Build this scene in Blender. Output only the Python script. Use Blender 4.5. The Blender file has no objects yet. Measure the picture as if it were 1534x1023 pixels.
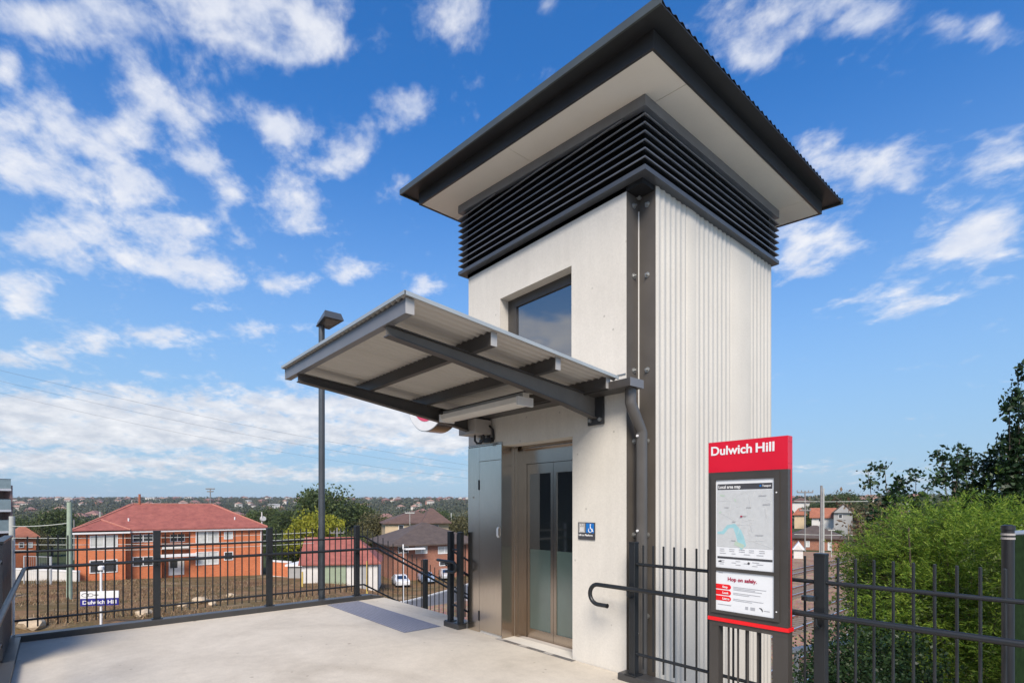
import bpy, bmesh, math, random
import numpy as np
from mathutils import Vector, Matrix
random.seed(7); RNG = np.random.default_rng(11)
PI = math.pi
S = bpy.context.scene
COL = S.collection

# ---------------------------------------------------------------- camera frame (metres; deck top is z = 0)
FPX, Y0, CX, TH, EYE = 788.45, 758.8, 767.0, math.radians(40.99), 1.6
Fv = Vector((-math.cos(TH), math.sin(TH), 0)); Rv = Vector((math.sin(TH), math.cos(TH), 0))
def at(u, t, z=0.0):                       # ground position t metres ahead, u = lateral / ahead
    p = Fv*t + Rv*(u*t); return Vector((p.x, p.y, z))
def U(px): return (px-CX)/FPX
def Zp(py, t): return EYE + (Y0-py)/FPX*t

# ---------------------------------------------------------------- helpers
W = {}
def tag(o, label=None, cat=None, group=None, kind=None):
    if label: o['label'] = label
    if cat: o['category'] = cat
    if group: o['group'] = group
    if kind: o['kind'] = kind
    return o
def empty(name, loc=(0,0,0), label=None, cat=None, group=None):
    o = bpy.data.objects.new(name, None); COL.objects.link(o); o.location = loc
    o.empty_display_size = .1; W[o.name] = Vector(loc)
    return tag(o, label, cat, group)
def link(name, me, mat, parent=None, loc=None):
    o = bpy.data.objects.new(name, me); COL.objects.link(o)
    if mat is not None and not me.materials: me.materials.append(mat)
    if parent is not None:
        o.parent = parent; W[o.name] = W[parent.name]
    else:
        W[o.name] = Vector(loc) if loc is not None else Vector((0,0,0)); o.location = W[o.name]
    return o
class MB:
    def __init__(s): s.v=[]; s.f=[]
    def add(s, vs, fs):
        b=len(s.v); s.v+= [tuple(v) for v in vs]; s.f+= [tuple(b+i for i in f) for f in fs]; return s
    def box(s, x0,x1,y0,y1,z0,z1):
        vs=[(x,y,z) for z in (z0,z1) for y in (y0,y1) for x in (x0,x1)]
        return s.add(vs,[(0,2,3,1),(4,5,7,6),(0,1,5,4),(2,6,7,3),(0,4,6,2),(1,3,7,5)])
    def cbox(s, x0,x1,y0,y1,z0,z1,c=.004):       # box with chamfered vertical edges and top
        pts=[(x0+c,y0),(x1-c,y0),(x1,y0+c),(x1,y1-c),(x1-c,y1),(x0+c,y1),(x0,y1-c),(x0,y0+c)]
        n=8; mx,my=(x0+x1)/2,(y0+y1)/2
        vs=[(x,y,z0) for x,y in pts]+[(x,y,z1-c) for x,y in pts]
        vs+=[(mx+(x-mx)*(1-2*c/(x1-x0)),my+(y-my)*(1-2*c/(y1-y0)),z1) for x,y in pts]
        fs=[tuple(range(n-1,-1,-1)),tuple(range(2*n,3*n))]
        for k in (0,1):
            fs+=[(k*n+i,k*n+(i+1)%n,k*n+n+(i+1)%n,k*n+n+i) for i in range(n)]
        return s.add(vs,fs)
    def prism(s, poly, axis, a, b):              # poly in the two other axes (cyclic order), extruded a..b
        n=len(poly)
        def P(p,h):
            return {'x':(h,p[0],p[1]),'y':(p[0],h,p[1]),'z':(p[0],p[1],h)}[axis]
        vs=[P(p,a) for p in poly]+[P(p,b) for p in poly]
        fs=[tuple(range(n)),tuple(range(2*n-1,n-1,-1))]+[(i,n+i,n+(i+1)%n,(i+1)%n) for i in range(n)]
        return s.add(vs,fs)
    def tube(s, pts, r, n=10, cap=True):
        pts=[Vector(p) for p in pts]; m=len(pts); rr=r if isinstance(r,(list,tuple)) else [r]*m
        vs=[]; up=None
        for i,p in enumerate(pts):
            d=(pts[min(i+1,m-1)]-pts[max(i-1,0)]).normalized()
            if up is None: up=Vector((0,0,1)) if abs(d.z)<.9 else Vector((1,0,0))
            a=(up-d*up.dot(d)).normalized(); b=d.cross(a); up=a
            k=1.0
            if 0<i<m-1:
                d1=(p-pts[i-1]).normalized(); k=1/max(.5,d1.dot(d))
            vs+=[p+(a*math.cos(2*PI*j/n)+b*math.sin(2*PI*j/n))*rr[i]*(1+(k-1)*.5) for j in range(n)]
        fs=[(i*n+j,i*n+(j+1)%n,(i+1)*n+(j+1)%n,(i+1)*n+j) for i in range(m-1) for j in range(n)]
        if cap: fs+=[tuple(range(n-1,-1,-1)),tuple(range((m-1)*n,m*n))]
        return s.add(vs,fs)
    def cyl(s, c, r, h, axis='z', n=20):
        c=Vector(c); d={'x':Vector((1,0,0)),'y':Vector((0,1,0)),'z':Vector((0,0,1))}[axis]
        return s.tube([c,c+d*h],r,n)
    def wall(s, x0,x1,z0,z1,y0,y1,holes):        # welded wall with openings, in the xz plane
        xs=sorted({x0,x1,*[h[0] for h in holes],*[h[1] for h in holes]}); zs=sorted({z0,z1,*[h[2] for h in holes],*[h[3] for h in holes]})
        nx,nz=len(xs),len(zs); base=len(s.v)
        for y in (y0,y1):
            for z in zs:
                for x in xs: s.v.append((x,y,z))
        I=lambda i,j,k: base+k*nx*nz+j*nx+i
        def solid(i,j):
            if i<0 or j<0 or i>=nx-1 or j>=nz-1: return False
            cx,cz=(xs[i]+xs[i+1])/2,(zs[j]+zs[j+1])/2
            return not any(h[0]<cx<h[1] and h[2]<cz<h[3] for h in holes)
        for j in range(nz-1):
            for i in range(nx-1):
                if not solid(i,j): continue
                s.f.append((I(i,j,0),I(i+1,j,0),I(i+1,j+1,0),I(i,j+1,0))); s.f.append((I(i,j,1),I(i,j+1,1),I(i+1,j+1,1),I(i+1,j,1)))
                if not solid(i-1,j): s.f.append((I(i,j,0),I(i,j+1,0),I(i,j+1,1),I(i,j,1)))
                if not solid(i+1,j): s.f.append((I(i+1,j,0),I(i+1,j,1),I(i+1,j+1,1),I(i+1,j+1,0)))
                if not solid(i,j-1): s.f.append((I(i,j,0),I(i,j,1),I(i+1,j,1),I(i+1,j,0)))
                if not solid(i,j+1): s.f.append((I(i,j+1,0),I(i+1,j+1,0),I(i+1,j+1,1),I(i,j+1,1)))
        return s
    def mesh(s, name, off=(0,0,0), smooth=False):
        me=bpy.data.meshes.new(name); o=Vector(off)
        me.from_pydata([(v[0]-o.x,v[1]-o.y,v[2]-o.z) for v in s.v],[],s.f)
        bm=bmesh.new(); bm.from_mesh(me); bmesh.ops.recalc_face_normals(bm,faces=bm.faces); bm.to_mesh(me); bm.free()
        if smooth:
            me.polygons.foreach_set('use_smooth',[True]*len(me.polygons))
            try: me.set_sharp_from_angle(angle=math.radians(38))
            except Exception: pass
        me.update(); return me
    def build(s, name, mat, parent=None, loc=None, smooth=False):
        off=W[parent.name] if parent is not None else (loc if loc is not None else (0,0,0))
        return link(name, s.mesh(name,off,smooth), mat, parent, loc)
def copy_tree(o, parent=None, data=None):
    c=o.copy(); COL.objects.link(c)
    if parent is not None: c.parent=parent
    for ch in list(o.children): copy_tree(ch,c)
    return c
def clone(o, dx=0, dy=0, dz=0):
    c=o.copy(); COL.objects.link(c); c.location=Vector(o.location)+Vector((dx,dy,dz)); W[c.name]=W.get(o.name,Vector((0,0,0))); return c
def arrmesh(name, V, Fq, mat, parent=None, loc=None, smooth=False):
    me=bpy.data.meshes.new(name); V=np.asarray(V,dtype=np.float32); Fq=np.asarray(Fq,dtype=np.int32); k=Fq.shape[1]
    if parent is not None: V=V-np.array(W[parent.name],dtype=np.float32)
    elif loc is not None: V=V-np.array(loc,dtype=np.float32)
    me.vertices.add(len(V)); me.vertices.foreach_set('co',V.ravel())
    me.loops.add(Fq.size); me.loops.foreach_set('vertex_index',Fq.ravel())
    me.polygons.add(len(Fq)); me.polygons.foreach_set('loop_start',np.arange(0,Fq.size,k,dtype=np.int32))
    if smooth: me.polygons.foreach_set('use_smooth',np.ones(len(Fq),dtype=bool))
    me.update(calc_edges=True); me.validate()
    return link(name,me,mat,parent,loc)

# ---------------------------------------------------------------- materials
def nt(name):
    m=bpy.data.materials.new(name); m.use_nodes=True; t=m.node_tree; return m,t,t.nodes['Principled BSDF']
def N(t,typ,**k):
    n=t.nodes.new(typ)
    for a,b in k.items():
        if a in n.inputs.keys(): n.inputs[a].default_value=b
        else: setattr(n,a,b)
    return n
def coords(t,scale=(1,1,1),space='Object',rot=(0,0,0)):
    c=N(t,'ShaderNodeTexCoord'); m=N(t,'ShaderNodeMapping'); m.inputs['Scale'].default_value=scale; m.inputs['Rotation'].default_value=rot
    t.links.new(c.outputs[space],m.inputs['Vector']); return m.outputs['Vector']
def ramp(t,src,stops):
    r=N(t,'ShaderNodeValToRGB'); e=r.color_ramp.elements
    while len(e)<len(stops): e.new(.5)
    for x,(p,c) in zip(e,stops): x.position=p; x.color=(c[0],c[1],c[2],1)
    t.links.new(src,r.inputs['Fac']); return r.outputs['Color']
def noise(t,vec,scale,detail=6,rough=.6,dist=0):
    n=N(t,'ShaderNodeTexNoise'); n.inputs['Scale'].default_value=scale; n.inputs['Detail'].default_value=detail; n.inputs['Roughness'].default_value=rough; n.inputs['Distortion'].default_value=dist
    t.links.new(vec,n.inputs['Vector']); return n.outputs['Fac']
def mixc(t,f,a,b,mode='MIX'):
    m=N(t,'ShaderNodeMix',data_type='RGBA',blend_type=mode)
    for i,x in ((0,f),(6,a),(7,b)):
        if isinstance(x,(int,float)): m.inputs[i].default_value=x
        elif isinstance(x,tuple): m.inputs[i].default_value=(x[0],x[1],x[2],1)
        else: t.links.new(x,m.inputs[i])
    return m.outputs[2]
def bump(t,b,h,strength,dist=.01):
    n=N(t,'ShaderNodeBump'); n.inputs['Strength'].default_value=strength; n.inputs['Distance'].default_value=dist
    t.links.new(h,n.inputs['Height']); t.links.new(n.outputs['Normal'],b.inputs['Normal'])
def mat(name,col,rough=.6,metal=0,var=.12,scale=3.0,bmp=0,bscale=None,coat=0,spec=None,stretch=(1,1,1)):
    m,t,b=nt(name); v=coords(t,stretch); f=noise(t,v,scale)
    lo=tuple(max(0,c*(1-var)) for c in col); hi=tuple(min(1,c*(1+var)) for c in col)
    c=ramp(t,f,[(.3,lo),(.7,hi)]); t.links.new(c,b.inputs['Base Color'])
    b.inputs['Metallic'].default_value=metal
    rr=N(t,'ShaderNodeMapRange'); rr.inputs['To Min'].default_value=max(.02,rough-.08); rr.inputs['To Max'].default_value=min(1,rough+.08)
    t.links.new(f,rr.inputs['Value']); t.links.new(rr.outputs[0],b.inputs['Roughness'])
    b.inputs['Coat Weight'].default_value=coat
    if spec is not None: b.inputs['Specular IOR Level'].default_value=spec
    if bmp: bump(t,b,noise(t,v,bscale or scale*12),bmp)
    return m
def concrete(name,base,stain,scale=1.0,pits=True,streak=True,sv=.86,sf=6,spots=False):
    m,t,b=nt(name); v=coords(t)
    f1=noise(t,v,1.1*scale,8,.62,.4); c=ramp(t,f1,[(.32,stain),(.62,base)])
    f2=noise(t,coords(t,(sf,sf,.7)),2.0*scale,5,.6)
    if streak: c=mixc(t,.35,c,ramp(t,f2,[(.35,tuple(x*sv for x in base)),(.65,tuple(min(1,x*1.06) for x in base))]),'MIX')
    f3=noise(t,v,55*scale,4,.7); c=mixc(t,.25,c,ramp(t,f3,[(.3,(.55,.55,.54)),(.7,(1,1,1))]),'MULTIPLY')
    h=f3
    if pits:
        vo=N(t,'ShaderNodeTexVoronoi'); vo.inputs['Scale'].default_value=5*scale; t.links.new(v,vo.inputs['Vector'])
        pc=ramp(t,vo.outputs['Distance'],[(.03,(.38,.36,.34)),(.075,(1,1,1))]); c=mixc(t,.55,c,pc,'MULTIPLY')
    if spots:
        v2=N(t,'ShaderNodeTexVoronoi'); v2.inputs['Scale'].default_value=1.7; t.links.new(v,v2.inputs['Vector']); wv=noise(t,v,30,3,.6)
        ds=N(t,'ShaderNodeMath',operation='MULTIPLY_ADD'); t.links.new(wv,ds.inputs[0]); ds.inputs[1].default_value=.05; t.links.new(v2.outputs['Distance'],ds.inputs[2])
        c=mixc(t,.75,c,ramp(t,ds.outputs[0],[(.045,(.30,.28,.26)),(.075,(1,1,1))]),'MULTIPLY')
        lg=noise(t,v,.55,5,.65,.8); c=mixc(t,.8,c,ramp(t,lg,[(.36,(.84,.83,.82)),(.5,(1,1,1))]),'MULTIPLY')
    t.links.new(c,b.inputs['Base Color']); b.inputs['Roughness'].default_value=.85; b.inputs['Specular IOR Level'].default_value=.25
    bump(t,b,h,.25,.004); return m
def steel(name,col,rough):
    m,t,b=nt(name); v=coords(t,(60,60,.6)); f=noise(t,v,6,5,.6)
    c=ramp(t,f,[(.3,tuple(x*.82 for x in col)),(.7,tuple(min(1,x*1.08) for x in col))])
    sm=noise(t,coords(t,(1,1,.8)),2.2,5,.6); c=mixc(t,.5,c,ramp(t,sm,[(.3,(.88,.87,.86)),(.7,(1,1,1))]),'MULTIPLY')
    t.links.new(c,b.inputs['Base Color']); b.inputs['Metallic'].default_value=1
    r=N(t,'ShaderNodeMapRange'); r.inputs['To Min'].default_value=rough-.02; r.inputs['To Max'].default_value=rough+.03
    t.links.new(sm,r.inputs['Value']); t.links.new(r.outputs[0],b.inputs['Roughness']); bump(t,b,f,.04,.001); return m
def leafmat(name,stops,trans=.25,rough=.55):
    m,t,b=nt(name); g=N(t,'ShaderNodeNewGeometry')
    big=noise(t,coords(t),.9,3,.6); ad=N(t,'ShaderNodeMath',operation='MULTIPLY_ADD'); t.links.new(g.outputs['Random Per Island'],ad.inputs[0]); ad.inputs[1].default_value=.55
    sc=N(t,'ShaderNodeMath',operation='MULTIPLY'); t.links.new(big,sc.inputs[0]); sc.inputs[1].default_value=.5; t.links.new(sc.outputs[0],ad.inputs[2])
    c=ramp(t,ad.outputs[0],stops); t.links.new(c,b.inputs['Base Color']); b.inputs['Roughness'].default_value=rough; b.inputs['Specular IOR Level'].default_value=.25
    tr=N(t,'ShaderNodeBsdfTranslucent'); t.links.new(c,tr.inputs['Color']); mx=N(t,'ShaderNodeMixShader'); mx.inputs[0].default_value=trans
    t.links.new(b.outputs[0],mx.inputs[1]); t.links.new(tr.outputs[0],mx.inputs[2]); t.links.new(mx.outputs[0],t.nodes['Material Output'].inputs['Surface']); return m
def brickmat(name,c1,c2,mortar,bw=.23,bh=.086,space='Object'):
    m,t,b=nt(name); c=N(t,'ShaderNodeTexCoord'); sp=N(t,'ShaderNodeSeparateXYZ'); t.links.new(c.outputs['Object'],sp.inputs[0])
    ad=N(t,'ShaderNodeMath',operation='ADD'); t.links.new(sp.outputs[0],ad.inputs[0]); t.links.new(sp.outputs[1],ad.inputs[1])
    cb=N(t,'ShaderNodeCombineXYZ'); t.links.new(ad.outputs[0],cb.inputs[0]); t.links.new(sp.outputs[2],cb.inputs[1])
    br=N(t,'ShaderNodeTexBrick'); br.inputs['Color1'].default_value=(*c1,1); br.inputs['Color2'].default_value=(*c2,1); br.inputs['Mortar'].default_value=(*mortar,1)
    br.inputs['Scale'].default_value=1; br.inputs['Brick Width'].default_value=bw; br.inputs['Row Height'].default_value=bh; br.inputs['Mortar Size'].default_value=.008
    t.links.new(cb.outputs[0],br.inputs['Vector'])
    f=noise(t,coords(t),.8,6); col=mixc(t,.45,br.outputs['Color'],ramp(t,f,[(.3,(.6,.58,.56)),(.7,(1,1,1))]),'MULTIPLY')
    t.links.new(col,b.inputs['Base Color']); b.inputs['Roughness'].default_value=.85; return m
def tilemat(name,c1,c2):
    m,t,b=nt(name); v=coords(t); sp=N(t,'ShaderNodeSeparateXYZ'); t.links.new(v,sp.inputs[0])
    fr=N(t,'ShaderNodeMath',operation='FRACT'); mu=N(t,'ShaderNodeMath',operation='MULTIPLY'); mu.inputs[1].default_value=6.5; t.links.new(sp.outputs[2],mu.inputs[0]); t.links.new(mu.outputs[0],fr.inputs[0])
    row=ramp(t,fr.outputs[0],[(.0,(.55,.55,.55)),(.25,(1,1,1))])
    vo=N(t,'ShaderNodeTexVoronoi'); vo.inputs['Scale'].default_value=3.2; t.links.new(v,vo.inputs['Vector']); vs1=N(t,'ShaderNodeSeparateColor'); t.links.new(vo.outputs['Color'],vs1.inputs[0])
    f=noise(t,v,1.2,6); c=ramp(t,f,[(.3,c1),(.7,c2)]); c=mixc(t,.5,c,ramp(t,vs1.outputs[0],[(.1,(.72,.70,.70)),(.9,(1,1,1))]),'MULTIPLY'); c=mixc(t,.8,c,row,'MULTIPLY')
    t.links.new(c,b.inputs['Base Color']); b.inputs['Roughness'].default_value=.75; return m
def glassmat(name,col,rough=.04,spec=.6,ior=1.52):
    m,t,b=nt(name); f=noise(t,coords(t),1.5,4); c=ramp(t,f,[(.3,tuple(x*.7 for x in col)),(.7,col)]); t.links.new(c,b.inputs['Base Color'])
    b.inputs['Roughness'].default_value=rough; b.inputs['Specular IOR Level'].default_value=spec; b.inputs['IOR'].default_value=ior; return m
M={}
M['conc_wall']=concrete('precast_concrete',(.67,.635,.565),(.60,.565,.50),sv=.93)
M['conc_rib']=concrete('ribbed_concrete',(.625,.59,.52),(.575,.54,.475),pits=False,sv=.93,sf=2.2)
M['conc_deck']=concrete('deck_concrete',(.59,.535,.445),(.45,.405,.335),.8,spots=True)
M['dark']=mat('charcoal_paint',(.036,.037,.038),.42,0,.1,4,.02,80)
M['fence']=mat('charcoal_powder_coat',(.013,.015,.017),.40,0,.12,5,.03,120)
M['louvre']=mat('black_louvre_paint',(.20,.205,.215),.32,0.2,.1,5)
M['louvre_edge']=mat('louvre_frame_paint',(.075,.08,.088),.35,.1,.1,5)
M['fascia']=mat('fascia_paint',(.045,.044,.043),.38,0,.12,3)
M['rooftrim']=mat('roof_flashing',(.075,.085,.08),.4,.2,.15,3)
M['soffit']=mat('soffit_board',(.90,.845,.73),.75,0,.04,1.5)
M['roof']=mat('roof_sheet_paint',(.03,.032,.034),.4,.2,.15,3)
M['galv']=mat('zinc_sheet',(.47,.44,.395),.5,.2,.10,2,.02,60,stretch=(1,.15,1))
M['canopy_steel']=mat('canopy_paint',(.058,.053,.049),.42,0,.14,4,.02,60)
M['channel']=mat('channel_paint',(.17,.17,.175),.38,.1,.1,4)
M['ss']=steel('brushed_stainless',(.68,.60,.51),.19)
M['ss_frame']=steel('stainless_frame',(.48,.41,.345),.22)
M['bolt']=mat('zinc_bolt',(.42,.42,.40),.4,.8,.2,30)
M['angle']=mat('corner_steel_paint',(.085,.075,.064),.55,0,.14,3,.02,50)
M['rafter']=mat('lit_rafter_paint',(.15,.135,.115),.55,0,.14,4,.02,60)  # lighter canopy paint: bounced sun on the right web put into its colour
M['pipe']=mat('downpipe_paint',(.105,.098,.09),.33,.15,.1,5)
M['seal']=mat('sealant',(.62,.60,.55),.6,0,.05,5)
M['pane']=glassmat('dark_pane',(.016,.018,.021),.03,1.0,2.2)
M['lift_glass']=glassmat('lift_door_glass',(.012,.016,.015),.05,.8,2.3)
M['frost']=glassmat('frosted_glass',(.075,.115,.10),.2,.7,2.0)
M['black']=mat('black_plastic',(.012,.012,.013),.45,0,.1,10)
M['white']=mat('white_paint',(.74,.74,.73),.5,0,.05,4)
M['offwhite']=mat('light_diffuser',(.66,.63,.57),.4,0,.05,4)
M['boxgrey']=mat('junction_box_paint',(.36,.33,.30),.5,0,.08,6)
M['red']=mat('sign_red',(.60,.008,.028),.32,0,.05,3)
M['redstrip']=mat('sign_red_strip',(.72,.01,.015),.35,0,.05,3)
M['signgrey']=mat('sign_cabinet',(.052,.047,.042),.4,0,.1,4)
for _k in (): pass
M['paper']=mat('map_paper',(.60,.605,.60),.35,0,.03,8)
M['paperwhite']=mat('poster_paper',(.70,.715,.72),.35,0,.02,8)
M['mapgrey']=mat('map_ground',(.50,.515,.51),.4,0,.06,30)
M['mapblue']=mat('map_river',(.30,.52,.55),.4,0,.08,20)
M['mapgreen']=mat('map_park',(.42,.52,.42),.4,0,.06,20)
M['ink']=mat('dark_ink',(.055,.055,.06),.4,0,.05,4)
M['midink']=mat('pale_ink',(.33,.33,.34),.4,0,.05,4)
M['crimson']=mat('crimson_ink',(.36,.01,.05),.4,0,.05,4)
M['signblue']=mat('access_blue',(.012,.15,.48),.35,0,.05,4)
M['navy']=mat('station_blue',(.03,.03,.22),.35,0,.05,4)
M['tactile']=mat('tactile_blue_grey',(.12,.128,.165),.6,0,.12,14,.1,200)
M['pink']=mat('roundel_red',(.62,.07,.13),.4,0,.05,4)
M['drain']=mat('drain_steel',(.23,.215,.20),.5,.5,.3,18)

# ---------------------------------------------------------------- terrain
TN=[0,15,28,52,64,75,110,200,350,700,1100,1600,3200]
UN=[-1.6,-.36,-.2,.30,.5,1.6]
ZT=[[-4.2,-4.3,-4.5,-6.3,-7.2,-8,-9.5,-13,-16,-9,8,23,26],
    [-4.2,-4.3,-4.5,-6.3,-7.2,-8,-9.5,-13,-16,-9,8,23,26],
    [-5,-5.2,-6,-7.9,-8.5,-8.9,-10,-13,-16,-8,8,22,26],
    [-6,-6,-6,-6,-6.4,-7,-8,-9,-10,-4,9,20,24],
    [-6,-6,-6,-6,-6,-6,-5.6,-2.5,2,8,14,22,26],
    [-6,-6,-6,-6,-6,-5.8,-5,-1.5,3,9,14,22,26]]
ZT=np.array(ZT,dtype=float)
def zg(u,t):
    u=np.clip(u,UN[0],UN[-1]); t=np.clip(t,0,TN[-1])
    i=np.clip(np.searchsorted(UN,u)-1,0,len(UN)-2); j=np.clip(np.searchsorted(TN,t)-1,0,len(TN)-2)
    UNa=np.array(UN); TNa=np.array(TN,float)
    a=(u-UNa[i])/(UNa[i+1]-UNa[i]); b=(t-TNa[j])/(TNa[j+1]-TNa[j]); a=a*a*(3-2*a)
    return (ZT[i,j]*(1-a)+ZT[i+1,j]*a)*(1-b)+(ZT[i,j+1]*(1-a)+ZT[i+1,j+1]*a)*b
def ground(u,t): return float(zg(np.array(u,float),np.array(t,float)))
def gat(u,t,dz=0): return at(u,t,ground(u,t)+dz)
ts=np.concatenate([np.linspace(.5,30,40),np.linspace(31,120,90),np.geomspace(122,3200,90)])
us=np.linspace(-2.2,2.2,150)
TT,UU=np.meshgrid(ts,us,indexing='ij'); ZZ=zg(UU,TT)
hum=np.sin(TT*1.7+UU*40)*np.sin(UU*55-TT*.6)*.10*np.clip((TT-12)/20,0,1)*np.clip((-.28-UU)*8,0,1)*np.clip((60-TT)/10,0,1)
ZZ=ZZ+hum
Fn=np.array(Fv); Rn=np.array(Rv)
VV=TT[...,None]*Fn+ (UU*TT)[...,None]*Rn; VV[...,2]=ZZ
n0,n1=TT.shape; idx=np.arange(n0*n1).reshape(n0,n1)
FQ=np.stack([idx[:-1,:-1],idx[:-1,1:],idx[1:,1:],idx[1:,:-1]],-1).reshape(-1,4)
# a low apron behind the viewer closes the sheet
b0=len(VV.reshape(-1,3)); back=[at(-2.2,.5,-4.2)-Fv*60-Rv*90, at(2.2,.5,-6)-Fv*60+Rv*90, at(2.2,3200,26)*.2+Vector((0,0,-6))-Fv*300, at(-2.2,3200,26)*.2-Fv*300+Vector((0,0,-6))]
m,t,b=nt('dry_ground'); v=coords(t)
g1=noise(t,v,.16,7,.6,.5); g2=noise(t,v,1.5,6,.7); g3=noise(t,v,9,4,.7)
c=ramp(t,g1,[(.34,(.17,.10,.055)),(.46,(.30,.185,.10)),(.56,(.16,.12,.055)),(.68,(.40,.29,.185))])
c=mixc(t,.6,c,ramp(t,g2,[(.3,(.42,.38,.33)),(.7,(1,1,1))]),'MULTIPLY'); c=mixc(t,.5,c,ramp(t,g3,[(.35,(.5,.45,.4)),(.65,(1,1,1))]),'MULTIPLY')
ln=N(t,'ShaderNodeVectorMath',operation='LENGTH'); t.links.new(v,ln.inputs[0]); mr=N(t,'ShaderNodeMapRange'); mr.inputs['From Min'].default_value=68; mr.inputs['From Max'].default_value=100; t.links.new(ln.outputs['Value'],mr.inputs['Value'])
far=ramp(t,noise(t,v,.02,8,.7),[(.35,(.030,.045,.018)),(.6,(.06,.07,.03)),(.7,(.11,.10,.06))]); c=mixc(t,mr.outputs[0],c,far)
t.links.new(c,b.inputs['Base Color']); b.inputs['Roughness'].default_value=.95; b.inputs['Specular IOR Level'].default_value=.1; bump(t,b,g2,.6,.15)
M['ground']=m
tag(arrmesh('ground',VV.reshape(-1,3),FQ,m,smooth=True),kind='structure')
o=MB().add([(-20,-2.5,-4.6),(90,-0.9,-4.6),(90,-200,-4.6),(-20,-200,-4.6),(-320,-24,-4.6),(-320,-200,-4.6)],[(0,1,2,3),(4,0,3,5)]).build('street',mat('asphalt',(.06,.06,.06),.9,0,.2,2)); tag(o,kind='structure')

# ---------------------------------------------------------------- deck
d=MB().add([(-8.5,-.4,0),(9,-.4,0),(9,4.1,0),(-8.5,4.1,0),(-8.5,-.4,-.35),(9,-.4,-.35),(9,4.1,-.35),(-8.5,4.1,-.35)],[(0,1,2,3),(4,5,6,7),(0,1,5,4),(1,2,6,5),(2,3,7,6),(3,0,4,7)])
deck=d.build('pavement',M['conc_deck']); tag(deck,kind='structure')
# lift floor apron inside the door recess
tag(MB().box(-4.9,-3.76,4.103,4.40,-.1,-.003).build('doorstep',concrete('sill_concrete',(.50,.47,.43),(.42,.39,.36),1.5)),kind='structure')
# drain in front of the door
dr=empty('drain_channel',(-4.3,4.06,0),'narrow steel drain strip set in the concrete at the lift doorway','drain')
MB().box(-4.95,-3.70,4.035,4.092,-.02,.004).build('grate',M['drain'],dr)
for k in range(9):
    if k in (0,3,6): MB().box(-4.95+k*.137,-4.83+k*.137,4.04,4.087,.004,.006).build('slot',M['galv'],dr)
# tactile strip
tp=empty('tactile_paving',(-7.2,3.6,0),'blue grey tactile paving strip with small studs at the top of the stairs','tactile paving')
MB().box(-8.46,-5.94,3.355,3.90,-.01,.004).build('base_sheet',M['tactile'],tp)
st=MB()
for i in range(50):
    for j in range(11):
        x=-8.435+i*.05; y=3.38+j*.05
        st.add([(x+.016*math.cos(a),y+.016*math.sin(a),.004) for a in [k*PI/3 for k in range(6)]]+[(x+.011*math.cos(a),y+.011*math.sin(a),.009) for a in [k*PI/3 for k in range(6)]],
               [(6,7,8,9,10,11)]+[(k,(k+1)%6,6+(k+1)%6,6+k) for k in range(6)])
so=st.build('stud_field',mat('tactile_stud',(.21,.215,.26),.5,0,.15,20),tp); so['kind']='stuff'
# stairs going down beyond
stt=empty('stairway',(-7.2,4.1,0),'concrete stairs dropping away from the deck between black fences','stairs')
MB().prism([(4.103,-.0),(4.4,0)]+[p for k in range(1,22) for p in ((4.4+.3*(k-1),-.168*k),(4.4+.3*k,-.168*k))]+[(10.7,-3.9),(10.4,-3.9),(4.103,-.4)],'x',-8.5,-5.95).build('flight',M['conc_deck'],stt)
# debris specks on the deck
dots=[(-5.55,3.30),(-4.75,3.55),(-4.1,3.52),(-3.62,4.02),(-3.9,3.2),(-3.42,4.0),(-3.36,3.98),(-7.9,.2),(-6.3,3.2)]
for i,(x,y) in enumerate(dots[:5]):
    pass

# ---------------------------------------------------------------- lift tower
TX0,TX1,TY0,TY1=-5.60,-2.87,4.11,6.86
ZW=4.66
tower=empty('lift_tower',(-4.2,5.5,-6),'tall pale concrete lift tower with dark louvres under a wide flat roof','lift tower')
MB().wall(TX0,-3.07,-6,ZW,TY0,TY0+.2,[(-4.9,-3.76,-.003,2.34),(-4.951,-3.774,3.0,4.137)]).build('front_wall',M['conc_wall'],tower)
MB().box(TX0,TX0+.2,TY0+.203,TY1,-6,ZW).build('left_wall',M['conc_wall'],tower)
MB().box(TX0+.203,TX1-.06,TY1-.2,TY1,-6,ZW).build('rear_wall',M['conc_wall'],tower)
# ribbed side wall
segs=[(4.305,4.86,1),(4.86,5.028,0),(5.028,5.792,1),(5.792,6.272,0),(6.272,6.86,1)]
ys=[];xs=[]
for a,b_,r in segs:
    if r:
        n=max(3,round((b_-a)/.095)); per=(b_-a)/n
        for k in range(n*8):
            q=k/8; ys.append(a+q*per); xs.append(TX1-.012+.012*(.5-.5*math.cos(2*PI*q)))
    else:
        ys+= [a+.002,b_-.002]; xs+=[TX1,TX1]
ys.append(6.86); xs.append(TX1-.012)
poly=list(zip(xs,ys))+[(TX1-.2,6.86),(TX1-.2,4.305)]
MB().prism(poly,'z',-6,ZW).build('ribbed_side_wall',M['conc_rib'],tower,smooth=True)
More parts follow.
